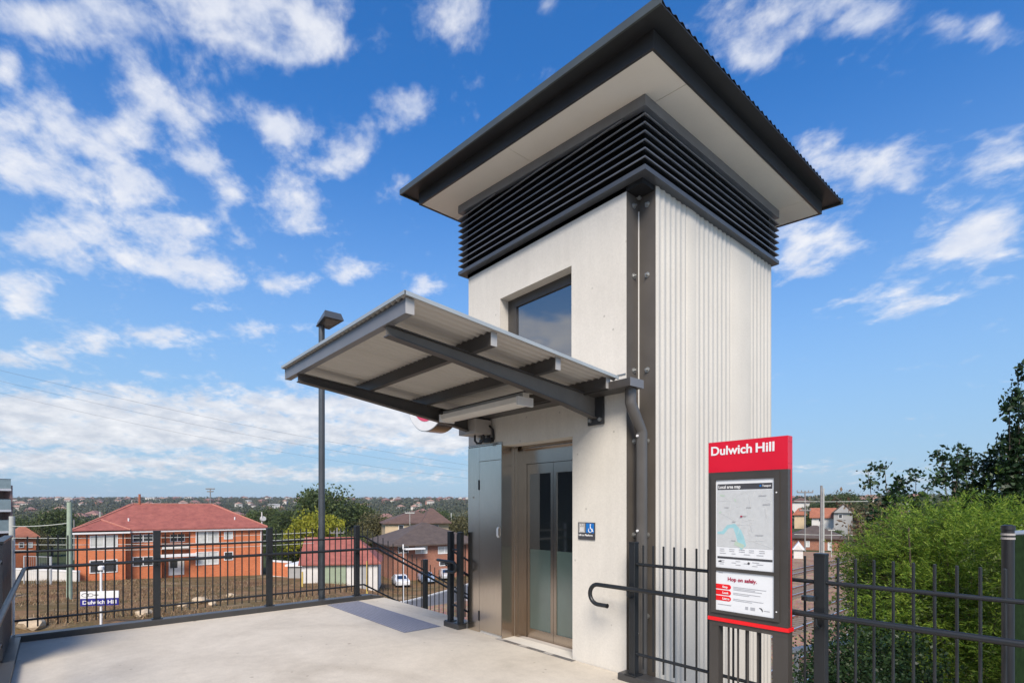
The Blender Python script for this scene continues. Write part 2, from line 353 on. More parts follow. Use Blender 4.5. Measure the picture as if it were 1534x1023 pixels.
# recessed steel corner
MB().prism([(-3.07,4.113),(-3.066,4.113),(-3.066,4.301),(-2.875,4.301),(-2.875,4.304),(-3.074,4.304),(-3.074,4.113)],'z',-6,ZW-.001).build('corner_angle',M['angle'],tower)
MB().tube([(-3.062,4.297,-5),(-3.062,4.297,4.47)],.0065,8).build('joint_sealant',M['seal'],tower)
def boltmesh():
    mb=MB(); mb.tube([(0,0,0),(.006,0,0)],.026,14); mb.tube([(.006,0,0),(.02,0,0)],.016,6); mb.tube([(.02,0,0),(.034,0,0)],.008,8); return mb.mesh('bolt')
bm_=boltmesh(); bm_.materials.append(M['bolt'])
for z in (4.50,3.825,2.914,2.23,1.33,.55):
    for s in (0,1):
        o=link('bolt',bm_,M['bolt'],tower)
        o.location=Vector((-3.066,4.222,z))-W[tower.name] if s==0 else Vector((-2.965,4.301,z))-W[tower.name]
        if s: o.rotation_euler=(0,0,-PI/2)
o=link('bolt',bm_,M['bolt'],tower); o.location=Vector((-3.05,4.285,4.60))-W[tower.name]; o.rotation_euler=(0,0,-PI/4)
# shaft void inside
MB().box(-5.38,-3.1,4.65,6.6,-5.9,4.6).build('shaft_core',mat('dark_shaft',(.02,.02,.02),.9),tower)
# window
wf=MB().wall(-4.951,-3.774,3.0,4.137,4.24,4.29,[(-4.80,-3.84,3.1,4.03)]).build('window_frame',M['signgrey'],tower)
MB().box(-4.80,-3.84,4.26,4.27,3.1,4.03).build('pane',M['pane'],wf)
# louvre band
FX0,FX1,FY0,FY1=-5.71,-2.795,4.02,6.885
def ring(mb,off,z0,z1,wid):
    a=[(FX0-off,FY0-off),(FX1+off,FY0-off),(FX1+off,FY1+off),(FX0-off,FY1+off)]; b_=[(FX0+wid,FY0+wid),(FX1-wid,FY0+wid),(FX1-wid,FY1-wid),(FX0+wid,FY1-wid)]
    vs=[(x,y,z0) for x,y in a]+[(x,y,z1) for x,y in a]+[(x,y,z0) for x,y in b_]+[(x,y,z1) for x,y in b_]
    fs=[]
    for i in range(4):
        j=(i+1)%4; fs+=[(i,j,4+j,4+i),(8+i,12+i,12+j,8+j),(i,8+i,8+j,j),(4+i,4+j,12+j,12+i)]
    mb.add(vs,fs); return mb
lb=ring(MB(),0,4.648,4.692,.13).build('louvre_base_frame',M['louvre_edge'],tower)
def ztop(x): return 5.322+.082*(FX1-x)
def blade_profile(z): # (inset, z)
    return [(0,z),(0,z+.010),(.012,z+.012),(.068,z+.066),(.068,z+.060),(.012,z)]
def blade(z,xa,xb,left,right,back):
    mb=MB(); P=blade_profile(z); n=len(P)
    path=[]
    if right and left: # closed ring
        c=[(FX0,FY0,1,1),(FX1,FY0,-1,1),(FX1,FY1,-1,-1),(FX0,FY1,1,-1)]
        vs=[(x+sx*i,y+sy*i,zz) for x,y,sx,sy in c for i,zz in P]
        fs=[(a*n+k,((a+1)%4)*n+k,((a+1)%4)*n+(k+1)%n,a*n+(k+1)%n) for a in range(4) for k in range(n)]
        return mb.add(vs,fs)
    st_=[[(xb,FY0+i,zz) for i,zz in P],[(FX0+i,FY0+i,zz) for i,zz in P],[(FX0+i,FY1-i,zz) for i,zz in P],[(xb,FY1-i,zz) for i,zz in P]]
    vs=[v for r in st_ for v in r]
    fs=[(a*n+k,(a+1)*n+k,(a+1)*n+(k+1)%n,a*n+(k+1)%n) for a in range(3) for k in range(n)]
    return mb.add(vs,fs)
for k in range(1,11):
    z=4.692+.0775*k-.012
    if z<5.15: blade(z,0,0,True,True,True).build('louvre_blade',M['louvre'],tower)
    else:
        xb=FX1-(z+.02-5.222)/.082
        xb=min(xb,FX1-.08)
        if xb>FX0+.15: blade(z,0,xb,True,False,True).build('louvre_blade',M['louvre'],tower)
# dark backing so the band is not see-through, sloping head frame
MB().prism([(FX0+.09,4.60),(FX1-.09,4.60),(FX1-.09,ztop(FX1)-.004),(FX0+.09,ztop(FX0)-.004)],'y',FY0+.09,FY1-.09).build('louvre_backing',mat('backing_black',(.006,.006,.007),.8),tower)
hf=MB()
zt0,zt1=ztop(FX0),ztop(FX1); hd=.098; hi=.055
vs=[(FX0,FY0,zt0),(FX1,FY0,zt1),(FX1,FY1,zt1),(FX0,FY1,zt0)]; vi=[(FX0+hi,FY0+hi,zt0-.003),(FX1-hi,FY0+hi,zt1-.003),(FX1-hi,FY1-hi,zt1-.003),(FX0+hi,FY1-hi,zt0-.003)]
vv=[(x,y,z) for x,y,z in vs]+[(x,y,z-hd) for x,y,z in vs]+[(x,y,z) for x,y,z in vi]+[(x,y,z-hd) for x,y,z in vi]
fs=[]
for i in range(4):
    j=(i+1)%4; fs+=[(i,j,4+j,4+i),(8+i,12+i,12+j,8+j),(4+i,4+j,12+j,12+i),(i,8+i,8+j,j)]
hf.add(vv,fs).build('louvre_head_frame',M['louvre'],tower)
# roof
roof=MB()
RX0,RX1,RY0,RY1=-6.23,-2.275,3.475,7.475
def zr(x): return ztop(x)+.160
per=.0955; ny=int((RY1-RY0)/per)*8
Vr=[];Fr=[]
for i,x in enumerate((RX0,RX1)):
    for k in range(ny+1):
        y=RY0+(RY1-RY0)*k/ny; Vr.append((x,y,zr(x)+.012*math.sin(2*PI*(y-RY0)/per)+.012))
for i,x in enumerate((RX0,RX1)):
    for k in range(ny+1):
        y=RY0+(RY1-RY0)*k/ny; Vr.append((x,y,zr(x)+.012*math.sin(2*PI*(y-RY0)/per)+.007))
n=ny+1
for k in range(ny):
    Fr+=[(k,k+1,n+k+1,n+k),(2*n+k,3*n+k,3*n+k+1,2*n+k+1),(n+k,n+k+1,3*n+k+1,3*n+k),(k,2*n+k,2*n+k+1,k+1)]
ro=MB().add(Vr,Fr).build('roof',M['roof'],tower,smooth=True)
def slab(mb,x0,x1,y0,y1,dz0,dz1,f=ztop):
    vs=[(x,y,f(x)+dz) for dz in (dz0,dz1) for y in (y0,y1) for x in (x0,x1)]
    return mb.add(vs,[(0,2,3,1),(4,5,7,6),(0,1,5,4),(2,6,7,3),(0,4,6,2),(1,3,7,5)])
slab(MB(),RX0,RX1+.01,RY0-.02,RY0-.001,.125,.195).build('barge_flashing',M['rooftrim'],ro)
slab(MB(),RX0,RX1+.01,RY1+.001,RY1+.02,.125,.195).build('barge_flashing',M['rooftrim'],ro)
slab(MB(),RX0-.02,RX0-.001,RY0-.02,RY1+.02,.125,.195).build('ridge_flashing',M['rooftrim'],ro)
slab(MB(),RX0+.002,RX1-.004,RY0+.002,RY1-.002,.146,.156).build('roof_underlay',M['roof'],ro)
SX0,SX1,SY0,SY1=-6.06,-2.45,3.635,7.316
for a in ((SX0,SX1,SY0,SY0+.025),(SX0,SX1,SY1-.025,SY1),(SX0,SX0+.025,SY0+.026,SY1-.026),(SX1-.025,SX1,SY0+.026,SY1-.026)):
    slab(MB(),*a,-.004,.1455).build('fascia',M['fascia'],ro)
g=.003
cutx=(-4.55,); cuty=(4.18,6.85)
xsn=[SX0+.026,-4.62,SX1-.026]
slab(MB(),SX0+.027,-4.30,SY0+.027,4.18-g,.004,.02).build('soffit_panel',M['soffit'],ro)
slab(MB(),-4.30+2*g,SX1-.027,SY0+.027,4.18-g,.004,.02).build('soffit_panel',M['soffit'],ro)
slab(MB(),SX0+.027,SX1-.027,4.18+g,6.85-g,.004,.02).build('soffit_panel',M['soffit'],ro)
slab(MB(),SX0+.027,SX1-.027,6.85+g,SY1-.027,.004,.02).build('soffit_panel',M['soffit'],ro)

# door recess
dfm=MB()
dfm.box(-4.897,-4.845,4.30,4.46,.001,2.337); dfm.box(-4.844,-4.778,4.38,4.46,.001,2.337)
MB().prism([(-4.897,4.30),(-4.842,4.30),(-4.842,4.385),(-4.78,4.385),(-4.78,4.46),(-4.897,4.46)],'z',.001,2.337).build('door_jamb',M['ss_frame'],tower)
MB().prism([(4.31,2.337),(4.31,2.315),(4.33,2.315),(4.33,2.30),(4.385,2.285),(4.385,2.125),(4.46,2.125),(4.46,2.337)],'x',-4.7795,-3.765).build('door_head',M['ss_frame'],tower)
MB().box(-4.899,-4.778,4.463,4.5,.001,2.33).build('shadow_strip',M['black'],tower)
MB().box(-4.775,-3.76,4.40,4.47,-.003,.006).build('door_sill',M['ss_frame'],tower)
for (a,b_,ga,gb) in ((-4.775,-4.329,-4.732,-4.372),(-4.324,-3.70,-4.277,-3.75)):
    lf=MB().wall(a,b_,.008,2.12,4.40,4.435,[(ga,gb,.115,2.0)]).build('lift_door_leaf',M['ss_frame'],tower)
    MB().box(ga,gb,4.412,4.422,1.085,2.0).build('clear_pane',M['lift_glass'],lf)
    MB().box(ga,gb,4.411,4.423,.115,1.084).build('frosted_pane',M['frost'],lf)
# stainless service panel left of the doors
PY=4.093
MB().box(-5.588,-5.348,PY,4.109,.002,2.36).build('cladding_panel',M['ss'],tower)
MB().box(-5.345,-4.9,PY,4.109,2.178,2.36).build('cladding_panel',M['ss'],tower)
MB().box(-4.905,-4.899,PY,4.299,.002,2.3605).build('cladding_return',M['ss_frame'],tower)
cd=MB().box(-5.343,-4.908,PY-.001,4.107,.035,2.170).build('service_cupboard_door',M['ss'],tower)
for z in (1.88,.215):
    MB().box(-5.362,-5.340,PY-.008,PY-.0015,z-.065,z+.06).build('hinge',M['black'],cd)
MB().tube([(-4.96,PY-.004,1.23),(-4.96,PY-.02,1.25),(-4.96,PY-.02,1.33),(-4.96,PY-.004,1.35)],.011,10).build('handle',M['white'],cd)
MB().cyl((-5.47,PY,1.72),.012,-.006,'y',12).build('lock',M['ss_frame'],tower)
MB().box(-5.6,-4.9,4.1005,4.1085,2.372,2.384).build('flashing_line',M['ss_frame'],tower)
# rainwater: gutter box + downpipe
MB().prism([(3.90,2.69),(3.90,2.762),(3.906,2.762),(3.906,2.70),(4.09,2.70),(4.09,2.762),(4.10,2.762),(4.10,2.69)],'x',-5.52,-2.873).build('gutter',M['canopy_steel'],tower)
MB().box(-2.872,-2.866,3.899,4.10,2.688,2.764).build('gutter_end',M['channel'],tower)  # lighter paint on the end face stands in for its bluish reflection
MB().tube([(-2.955,4.02,2.69),(-2.955,4.02,2.56),(-2.95,4.03,2.53),(-2.95,4.17,2.33),(-2.95,4.185,2.30),(-2.95,4.185,-5.5)],.052,18).build('downpipe',M['pipe'],tower,smooth=True)
for z in (2.25,1.36,.4):
    MB().tube([(-2.95,4.185,z),(-2.95,4.185,z+.03)],.0545,18).build('pipe_bracket',M['bolt'] if False else M['pipe'],tower)
    MB().cyl((-2.955,4.132,z+.015),.012,-.012,'y',8).build('pipe_screw',M['white'],tower)
MB().box(-3.35,-3.075,4.1045,4.1085,2.86,2.872).build('wall_flashing',M['ss_frame'],tower)

# ---------------------------------------------------------------- canopy
can=empty('entrance_canopy',(-4.3,2.9,2.6),'grey steel framed canopy with corrugated zinc sheet over the lift doorway','canopy')
CX0,CX1,CY0,CY1=-5.545,-3.085,1.755,4.0
def zc(y): return 3.008-.089*(y-CY0)
per=.076; nx=int((CX1-CX0)/per)*8
V=[];Fc=[]
for dz in (0,-.004):
    for y in (CY0-.01,CY1):
        for k in range(nx+1):
            x=CX0+(CX1-CX0)*k/nx; V.append((x,y,zc(y)+.0135*math.sin(2*PI*(x-CX0)/per)+dz))
n=nx+1
for k in range(nx): Fc+=[(k,k+1,n+k+1,n+k),(2*n+k,3*n+k,3*n+k+1,2*n+k+1),(k,2*n+k,2*n+k+1,k+1),(n+k,n+k+1,3*n+k+1,3*n+k)]
MB().add(V,Fc).build('corrugated_sheet',M['galv'],can,smooth=True)
def cslab(x0,x1,y0,y1,d0,d1):
    vs=[(x,y,zc(y)+d) for d in (d0,d1) for y in (y0,y1) for x in (x0,x1)]
    return MB().add(vs,[(0,2,3,1),(4,5,7,6),(0,1,5,4),(2,6,7,3),(0,4,6,2),(1,3,7,5)])
cslab(CX1+.001,CX1+.012,CY0-.02,CY1,-.012,.016).build('edge_flashing',mat('pale_flashing',(.45,.47,.45),.35,.4,.08,3),can)
cslab(CX0-.012,CX0-.001,CY0-.02,CY1,-.012,.016).build('edge_flashing',bpy.data.materials['pale_flashing'],can)
MB().box(CX0-.012,CX1+.012,CY0-.024,CY0-.012,2.997,3.022).build('front_flashing',bpy.data.materials['pale_flashing'],can)
# outer channel (C section with end caps)
oc=MB().prism([(1.765,2.890),(1.765,2.990),(1.825,2.990),(1.825,2.984),(1.772,2.984),(1.772,2.896),(1.825,2.896),(1.825,2.890)],'x',CX0+.01,-3.112).build('outer_channel',M['channel'],can)
MB().box(-3.111,-3.105,1.763,1.828,2.888,2.992).build('end_cap',mat('end_cap_paint',(.40,.385,.36),.4,.1,.05,4),oc)
MB().box(CX0+.003,CX0+.009,1.763,1.828,2.888,2.992).build('end_cap',bpy.data.materials['end_cap_paint'],oc)
for y in (2.50,3.20,3.87):
    zt=zc(y)-.012
    p=MB().box(CX0+.03,-3.122,y,y+.055,zt-.105,zt).build('purlin',M['canopy_steel'],can)
    MB().box(-3.1215,-3.116,y-.002,y+.057,zt-.107,zt+.001).build('end_cap',bpy.data.materials['end_cap_paint'],p)
def zrt(y): return 2.888-.089*(y-1.8)
for xr in (-3.43,-5.24):
    yb=[1.79,2.3,3.0,3.6,4.07]; zb=[2.825,2.765,2.665,2.575,2.485]
    poly=[(y,z) for y,z in zip(yb,zb)]+[(4.07,zrt(4.07)),(1.79,zrt(1.79))]
    rf=MB().prism(poly,'x',xr-.006,xr+.006).build('rafter',M['canopy_steel'] if xr<-4 else M['rafter'],can)  # only the right web takes the lit copy of the paint
    vs=[]
    for y in (1.785,4.075): vs+=[(xr-.04,y,zrt(y)),(xr+.04,y,zrt(y)),(xr+.04,y,zrt(y)+.008),(xr-.04,y,zrt(y)+.008)]
    MB().add(vs,[(0,1,2,3),(4,5,6,7),(0,1,5,4),(1,2,6,5),(2,3,7,6),(3,0,4,7)]).build('top_flange',M['canopy_steel'],rf)
    vs=[];fs=[]
    for y,z in zip(yb,zb): vs+=[(xr-.04,y,z-.008),(xr+.04,y,z-.008),(xr+.04,y,z),(xr-.04,y,z)]
    for k in range(4):
        a=4*k; fs+=[(a+i,a+(i+1)%4,a+4+(i+1)%4,a+4+i) for i in range(4)]
    fs+=[(0,1,2,3),(16,17,18,19)]
    MB().add(vs,fs).build('bottom_flange',M['canopy_steel'],rf)
    MB().box(xr-.1,xr+.1,4.085,4.107,2.42,2.688).build('wall_plate',M['dark'],rf)
    for dx in (-.065,.065):
        MB().tube([(xr+dx,4.085,2.465),(xr+dx,4.066,2.465)],.02,10).build('bolt',M['bolt'],rf)

lf=empty('batten_light',(-4.4,3.5,2.63),'long pale batten light fixed under the canopy','light fitting')
LY=3.44
MB().box(-5.13,-3.75,LY-.04,LY+.04,2.655,2.70).build('housing',M['offwhite'],lf)
MB().prism([(LY-.095,2.655),(LY-.085,2.605),(LY-.05,2.58),(LY+.05,2.58),(LY+.085,2.605),(LY+.095,2.655)],'x',-5.10,-3.78).build('diffuser',M['offwhite'],lf,smooth=True)
MB().box(-3.78,-3.755,LY-.1,LY+.1,2.575,2.66).build('end_cap',M['white'],lf)
MB().box(-5.125,-5.10,LY-.1,LY+.1,2.575,2.66).build('end_cap',M['white'],lf)
MB().box(-5.236,-3.434,LY-.03,LY+.03,2.701,2.716).build('mounting_bar',M['canopy_steel'],lf)

jb=empty('junction_box',(-5.28,3.97,2.46),'beige metal box with black conduit under the canopy, left of the lift','junction box')
MB().cbox(-5.43,-5.09,3.83,4.09,2.49,2.67,.006).build('box_body',M['boxgrey'],jb)
MB().tube([(-5.25,3.95,2.49),(-5.25,3.95,2.42),(-5.22,3.96,2.385),(-5.16,3.98,2.385),(-5.13,3.99,2.42),(-5.13,3.99,2.49)],.013,8).build('conduit',M['black'],jb,smooth=True)
MB().tube([(-5.09,4.05,2.60),(-5.05,4.08,2.55),(-5.05,4.088,2.43),(-5.10,4.08,2.40)],.012,8).build('cable',M['black'],jb,smooth=True)
MB().box(-5.21,-5.06,4.05,4.1,2.40,2.455).build('conduit_clip',M['black'],jb)

rs=empty('round_sign',(-7.17,4.45,3.41),'round white and red station sign partly hidden behind the canopy','sign')
r_=.62; c_=(-7.17,4.45,3.41)
MB().tube([(c_[0],4.45,c_[2]),(c_[0],4.75,c_[2])],r_,56).build('drum',M['ss_frame'],rs,smooth=True)
MB().tube([(c_[0],4.443,c_[2]),(c_[0],4.449,c_[2])],r_-.012,56).build('face',M['white'],rs)
MB().tube([(c_[0],4.438,c_[2]),(c_[0],4.4425,c_[2])],r_*.74,48).build('roundel',M['pink'],rs)
MB().tube([(-6.56,4.6,3.41),(-5.602,4.6,3.41)],.04,10).build('arm',M['dark'],rs)

# ---------------------------------------------------------------- lettering
def txt(body,size,loc,mat_,parent,rot=(PI/2,0,0),width=None,bold=0,ext=.0008,name='lettering',align='LEFT'):
    cu=bpy.data.curves.new(name,'FONT'); cu.body=body; cu.size=size; cu.extrude=ext; cu.offset=bold; cu.align_x=align; cu.materials.append(mat_)
    tmp=bpy.data.objects.new('tmp',cu); COL.objects.link(tmp); dg=bpy.context.evaluated_depsgraph_get()
    me=bpy.data.meshes.new_from_object(tmp.evaluated_get(dg)); bpy.data.objects.remove(tmp); bpy.data.curves.remove(cu)
    if not me.materials: me.materials.append(mat_)
    o=bpy.data.objects.new(name,me); COL.objects.link(o); o.rotation_euler=rot
    if parent is not None: o.parent=parent; o.location=Vector(loc)-W[parent.name]
    else: o.location=loc
    if width:
        xs_=[v.co.x for v in me.vertices]; o.scale=(width/max(1e-4,max(xs_)-min(xs_)),1,1)
    return o

# lift sign
ls=empty('lift_sign',(-3.561,4.1,1.35),'small black, grey and blue wall sign with wheelchair symbol beside the lift door','sign')
MB().box(-3.673,-3.449,4.100,4.108,1.265,1.440).build('backing_plate',M['ink'],ls)
pg=MB().box(-3.662,-3.575,4.0975,4.0995,1.335,1.432).build('lift_pictogram',mat('pictogram_grey',(.36,.35,.33),.4,0,.05,5),ls)
pw=MB().box(-3.563,-3.459,4.0975,4.0995,1.335,1.432).build('wheelchair_panel',M['signblue'],ls)
q=MB()
for x in (-3.635,-3.618,-3.601): q.box(x-.005,x+.005,4.0955,4.097,1.348,1.385); q.tube([(x,4.0955,1.391),(x,4.097,1.391)],.005,8)
q.box(-3.655,-3.582,4.0955,4.097,1.342,1.346)
q.prism([(-3.640,1.408),(-3.63,1.408),(-3.635,1.422)],'y',4.0955,4.097); q.prism([(-3.611,1.422),(-3.601,1.422),(-3.606,1.408)],'y',4.0955,4.097)
q.build('figures',M['white'],pg)
w=MB(); cxw,czw=-3.507,1.362
w.tube([(cxw+.003,4.0955,czw+.055),(cxw+.003,4.097,czw+.055)],.008,12)
ring_=[(cxw+.022*math.cos(a),4.096,czw+.022*math.sin(a)) for a in np.linspace(math.radians(130),math.radians(385),18)]
w.tube(ring_,.0035,6); w.tube([(cxw+.002,4.096,czw+.044),(cxw+.004,4.096,czw+.016),(cxw+.024,4.096,czw+.014),(cxw+.032,4.096,czw-.012),(cxw+.040,4.096,czw-.010)],.0045,6)
w.build('wheelchair_symbol',M['white'],pw)
txt('Lift to Platform',.026,(-3.663,4.0985,1.302),M['white'],ls,width=.185,bold=.0008)

# ---------------------------------------------------------------- fences
PICK={}
def picket_mesh(r,h,flat=True):
    k=(r,h)
    if k not in PICK:
        mb=MB().tube([(0,0,0),(0,0,h-.003),(0,0,h)],[r,r,r*.7],10); me=mb.mesh('picket',smooth=True); me.materials.append(M['fence']); PICK[k]=me
    return PICK[k]
def picket(x,y,z0,z1,parent):
    o=link('picket',picket_mesh(.0085,round(z1-z0,3)),M['fence'],parent); o.location=Vector((x,y,z0))-W[parent.name]; return o
def fpost(x,y,z0,z1,parent,s=.0325):
    p=MB().cbox(x-s,x+s,y-s,y+s,z0,z1).build('post',M['fence'],parent)
    MB().cbox(x-s-.002,x+s+.002,y-s-.002,y+s+.002,z1-.012,z1+.004).build('post_cap',M['fence'],p)
    MB().box(x-.06,x+.06,y-.06,y+.06,z0,z0+.01).build('base_plate',M['fence'],p)
    return p
bf=empty('picket_fence',(-8.6,2,0),'long black picket fence with handrail across the far end of the deck','fence')
MB().cbox(-8.66,-8.497,-.36,4.16,-.1,.075,.008).build('kerb',M['fascia'],bf)
bposts=[-.42,1.053,2.505,3.93]
for y in bposts[1:]: fpost(-8.6,y,.075,1.272,bf,.05 if False else .04)
for z in (1.06,.242):
    MB().tube([(-8.6,-.36,z),(-8.6,3.93,z)],.014,10).build('rail',M['fence'],bf,smooth=True)
for a,b_ in zip(bposts[:-1],bposts[1:]):
    n=14
    for k in range(1,n+1): picket(-8.6,a+(b_-a)*k/(n+1) if a>0 else -.34+(b_+.34)*(k)/(n+1),.15,1.245,bf)
MB().tube([(-4.2,-.27,.872),(-8.36,-.27,.872),(-8.42,-.262,.872),(-8.47,-.235,.872),(-8.49,-.19,.872),(-8.495,-.1,.872),(-8.495,4.2,.872)],.0205,14).build('handrail',M['fence'],bf,smooth=True)
for y in bposts[1:]: MB().tube([(-8.57,y,.80),(-8.495,y,.82),(-8.495,y,.853)],.008,8).build('rail_bracket',M['fence'],bf,smooth=True)
# parapet panel on the near side, cut short out of view to admit sun
pp=empty('parapet_panel',(-6.5,-.4,0),'dark metal parapet panel along the left edge of the deck','parapet')
M['panel']=mat('navy_panel_paint',(.020,.023,.029),.6,0,.12,5,spec=.3)
MB().box(-8.625,-7.66,-.43,-.385,.10,1.235).build('panel_sheet',M['panel'],pp)
MB().box(-7.655,-7.15,-.43,-.385,.10,1.235).build('panel_sheet',M['panel'],pp)
MB().box(-8.63,-7.14,-.45,-.375,1.237,1.262).build('coping',M['fence'],pp)
MB().box(-8.66,9,-.42,-.30,-.05,.07).build('kerb',M['fascia'],pp)
for x in np.arange(-5.6,9,1.55): MB().cbox(x-.03,x+.03,-.43,-.37,.071,1.27).build('post',M['fence'],pp)  # unseen posts, added in place of more panel so sunlight passes
for z in (.26,1.07): MB().tube([(-7.14,-.40,z),(9,-.40,z)],.014,8).build('rail',M['fence'],pp)  # unseen open rails, added with these posts to keep the deck unshaded
MB().tube([(-8.645,-.37,-.1),(-8.645,-.37,1.20)],.012,8).build('edge_trim',M['white'],pp)
# stair fence
sf=empty('stair_fence',(-8.6,5,-.3),'sloping black picket fence running down beside the stairs','fence')
SL=.56
def zs(y,z): return z-max(0,y-4.05)*SL
MB().prism([(4.161,.07),(4.35,.03),(5.6,-.67),(9.5,-2.85),(9.5,-3.1),(4.161,-.2)],'x',-8.655,-8.5).build('stringer',M['fascia'],sf)
for y in (5.295,6.7,8.1): fpost(-8.6,y,zs(y,-.02),zs(y,1.30),sf,.04)
MB().tube([(-8.6,3.975,1.085),(-8.6,4.06,1.085),(-8.6,9,zs(9,1.085))],.014,10).build('rail',M['fence'],sf,smooth=True)
MB().tube([(-8.6,3.975,.25),(-8.6,4.06,.25),(-8.6,9,zs(9,.25))],.014,10).build('rail',M['fence'],sf,smooth=True)
y=4.03; 
while y<8.9:
    if min(abs(y-q) for q in (5.295,6.7,8.1))>.05: picket(-8.6,y,round(zs(y,.17),3),round(zs(y,.17),3)+1.085,sf)
    y+=.0985
MB().tube([(-8.495,4.203,.872),(-8.495,4.27,.866),(-8.495,4.33,.83),(-8.495,9,.83-(9-4.33)*SL)],.0205,14).build('handrail',M['fence'],sf,smooth=True)
# short fence and rail between stairs and tower
nf=empty('stub_fence',(-5.75,4.02,0),'short black picket fence stub squeezed between stairs and lift tower','fence')
MB().cbox(-5.96,-5.62,3.955,4.09,-.1,.07,.006).build('kerb',M['fascia'],nf)
for x in (-5.885,-5.655): fpost(x,4.02,.07,1.265,nf)
for z in (1.03,.29): MB().tube([(-5.885,4.02,z),(-5.655,4.02,z)],.013,8).build('rail',M['fence'],nf)
for k in range(1,3): picket(-5.885+.23*k/3,4.02,.14,1.24,nf)
MB().tube([(-5.885,4.06,1.0),(-5.885,9,1.0-4.9*SL)],.014,8).build('rail',M['fence'],nf)
MB().tube([(-5.885,4.06,.29),(-5.885,9,.29-4.9*SL)],.014,8).build('rail',M['fence'],nf)
for k in range(1,12):
    y=4.06+k*.1; picket(-5.885,y,round(.2-(y-4.06)*SL,3),round(.2-(y-4.06)*SL,3)+1.0,nf)
hp=[(-5.86,3.93,.745),(-5.74,3.93,.745)]+[(-5.70+.068*math.sin(a),3.93,.8115-.066*math.cos(a)) for a in np.linspace(0,PI,9)]+[(-5.76,3.93,.878),(-6.0,3.93,.878),(-6.08,3.94,.878),(-6.11,3.98,.872),(-6.11,4.1,.83),(-6.11,9,.83-4.9*SL)]
MB().tube(hp,.0195,12).build('handrail',M['fence'],nf,smooth=True)
MB().tube([(-5.885,3.99,.80),(-5.885,3.93,.83),(-5.885,3.93,.865)],.008,8).build('rail_bracket',M['fence'],nf)

# right fence
rf_=empty('picket_fence',(-1.4,4,0),'near black picket fence with looped handrail to the right of the lift tower','fence')
MB().cbox(-3.05,3,3.945,4.10,-.1,.065,.008).build('kerb',M['fascia'],rf_)
rposts=[-2.905,-1.345,.21]
for x in rposts: fpost(x,4.0,.065,1.275,rf_,.0325 if x<-2 else .036)
for z in (1.078,.262): MB().tube([(-2.905,4.0,z),(2,4.0,z)],.0145,10).build('rail',M['fence'],rf_,smooth=True)
for a,b_ in zip(rposts[:-1],rposts[1:]):
    n=15
    for k in range(1,n): picket(a+(b_-a)*k/n,4.0,.14,1.255,rf_)
hy=3.905
loop=[(-3.14,hy,.672),(-3.22,hy,.672)]+[(-3.25-.094*math.sin(a),hy,.766-.094*math.cos(a)) for a in np.linspace(0,PI,13)]+[(-3.2,hy,.860),(2.2,hy,.872)]
MB().tube(loop,.0205,14).build('handrail',M['fence'],rf_,smooth=True)
MB().tube([(-3.14,hy,.672),(-3.132,hy,.672)],.022,14).build('rail_end_cap',M['black'],rf_)
for x in rposts:
    MB().tube([(x,3.967,.775),(x,3.94,.775),(x,hy,.80),(x,hy,.845)],.009,8).build('rail_bracket',M['fence'],rf_,smooth=True)
MB().tube([(-1.40,3.93,.955),(-1.40,3.93,.985)],.045,18).build('rail_flange',M['fence'],rf_)

# ---------------------------------------------------------------- station sign
sg=empty('station_sign',(-1.75,3.8,0),'tall dark information sign with a red header, local area map and safety poster','sign')
GX0,GX1,GY=-2.066,-1.485,3.80
DP=.075
cab=MB().box(GX0,GX1,GY,GY+DP,.765,1.86).build('cabinet',M['signgrey'],sg)
hd_=MB().box(GX0,GX1,GY-.001,GY+DP*.45,1.86,2.090).build('header_panel',M['red'],sg)
MB().box(GX0,GX1,GY+DP*.5,GY+DP+.001,1.86,2.090).build('header_panel',M['red'],sg)
MB().box(GX0+.004,GX1-.004,GY+DP*.45+.001,GY+DP*.5-.001,1.862,2.085).build('header_groove',M['crimson'],sg)
MB().box(GX1+.0005,GX1+.003,GY+DP*.62,GY+DP*.78,.77,1.858).build('red_edge_strip',M['redstrip'],sg)
for z in (1.90,2.05,):
    for yy in (.2,.75): MB().cyl((GX1,GY+DP*yy,z),.004,.002,'x',8).build('screw',M['crimson'],sg)
txt('Dulwich',.092,(GX0+.018,GY-.0025,1.992),M['white'],hd_,width=.312,bold=.0022)
txt('Hill',.092,(GX0+.357,GY-.0025,1.992),M['white'],hd_,width=.130,bold=.0022)
MB().box(GX0-.004,GX1+.008,GY-.006,GY+DP+.006,.737,.764).build('red_base_strip',M['redstrip'],sg)
# stand: legs, top beam, bars
for x0,x1 in ((GX0+.004,GX0+.078),(GX1-.105,GX1)):
    MB().box(x0,x1,GY+.004,GY+DP,.0,.70).build('leg',M['signgrey'],sg)
MB().box(GX0+.004,GX1,GY+.003,GY+DP+.001,.7005,.7365).build('top_beam',M['signgrey'],sg)
for x in (-1.925,-1.852,-1.778,-1.706): MB().box(x-.005,x+.005,GY+.03,GY+.045,.02,.70).build('bar',M['signgrey'],sg)
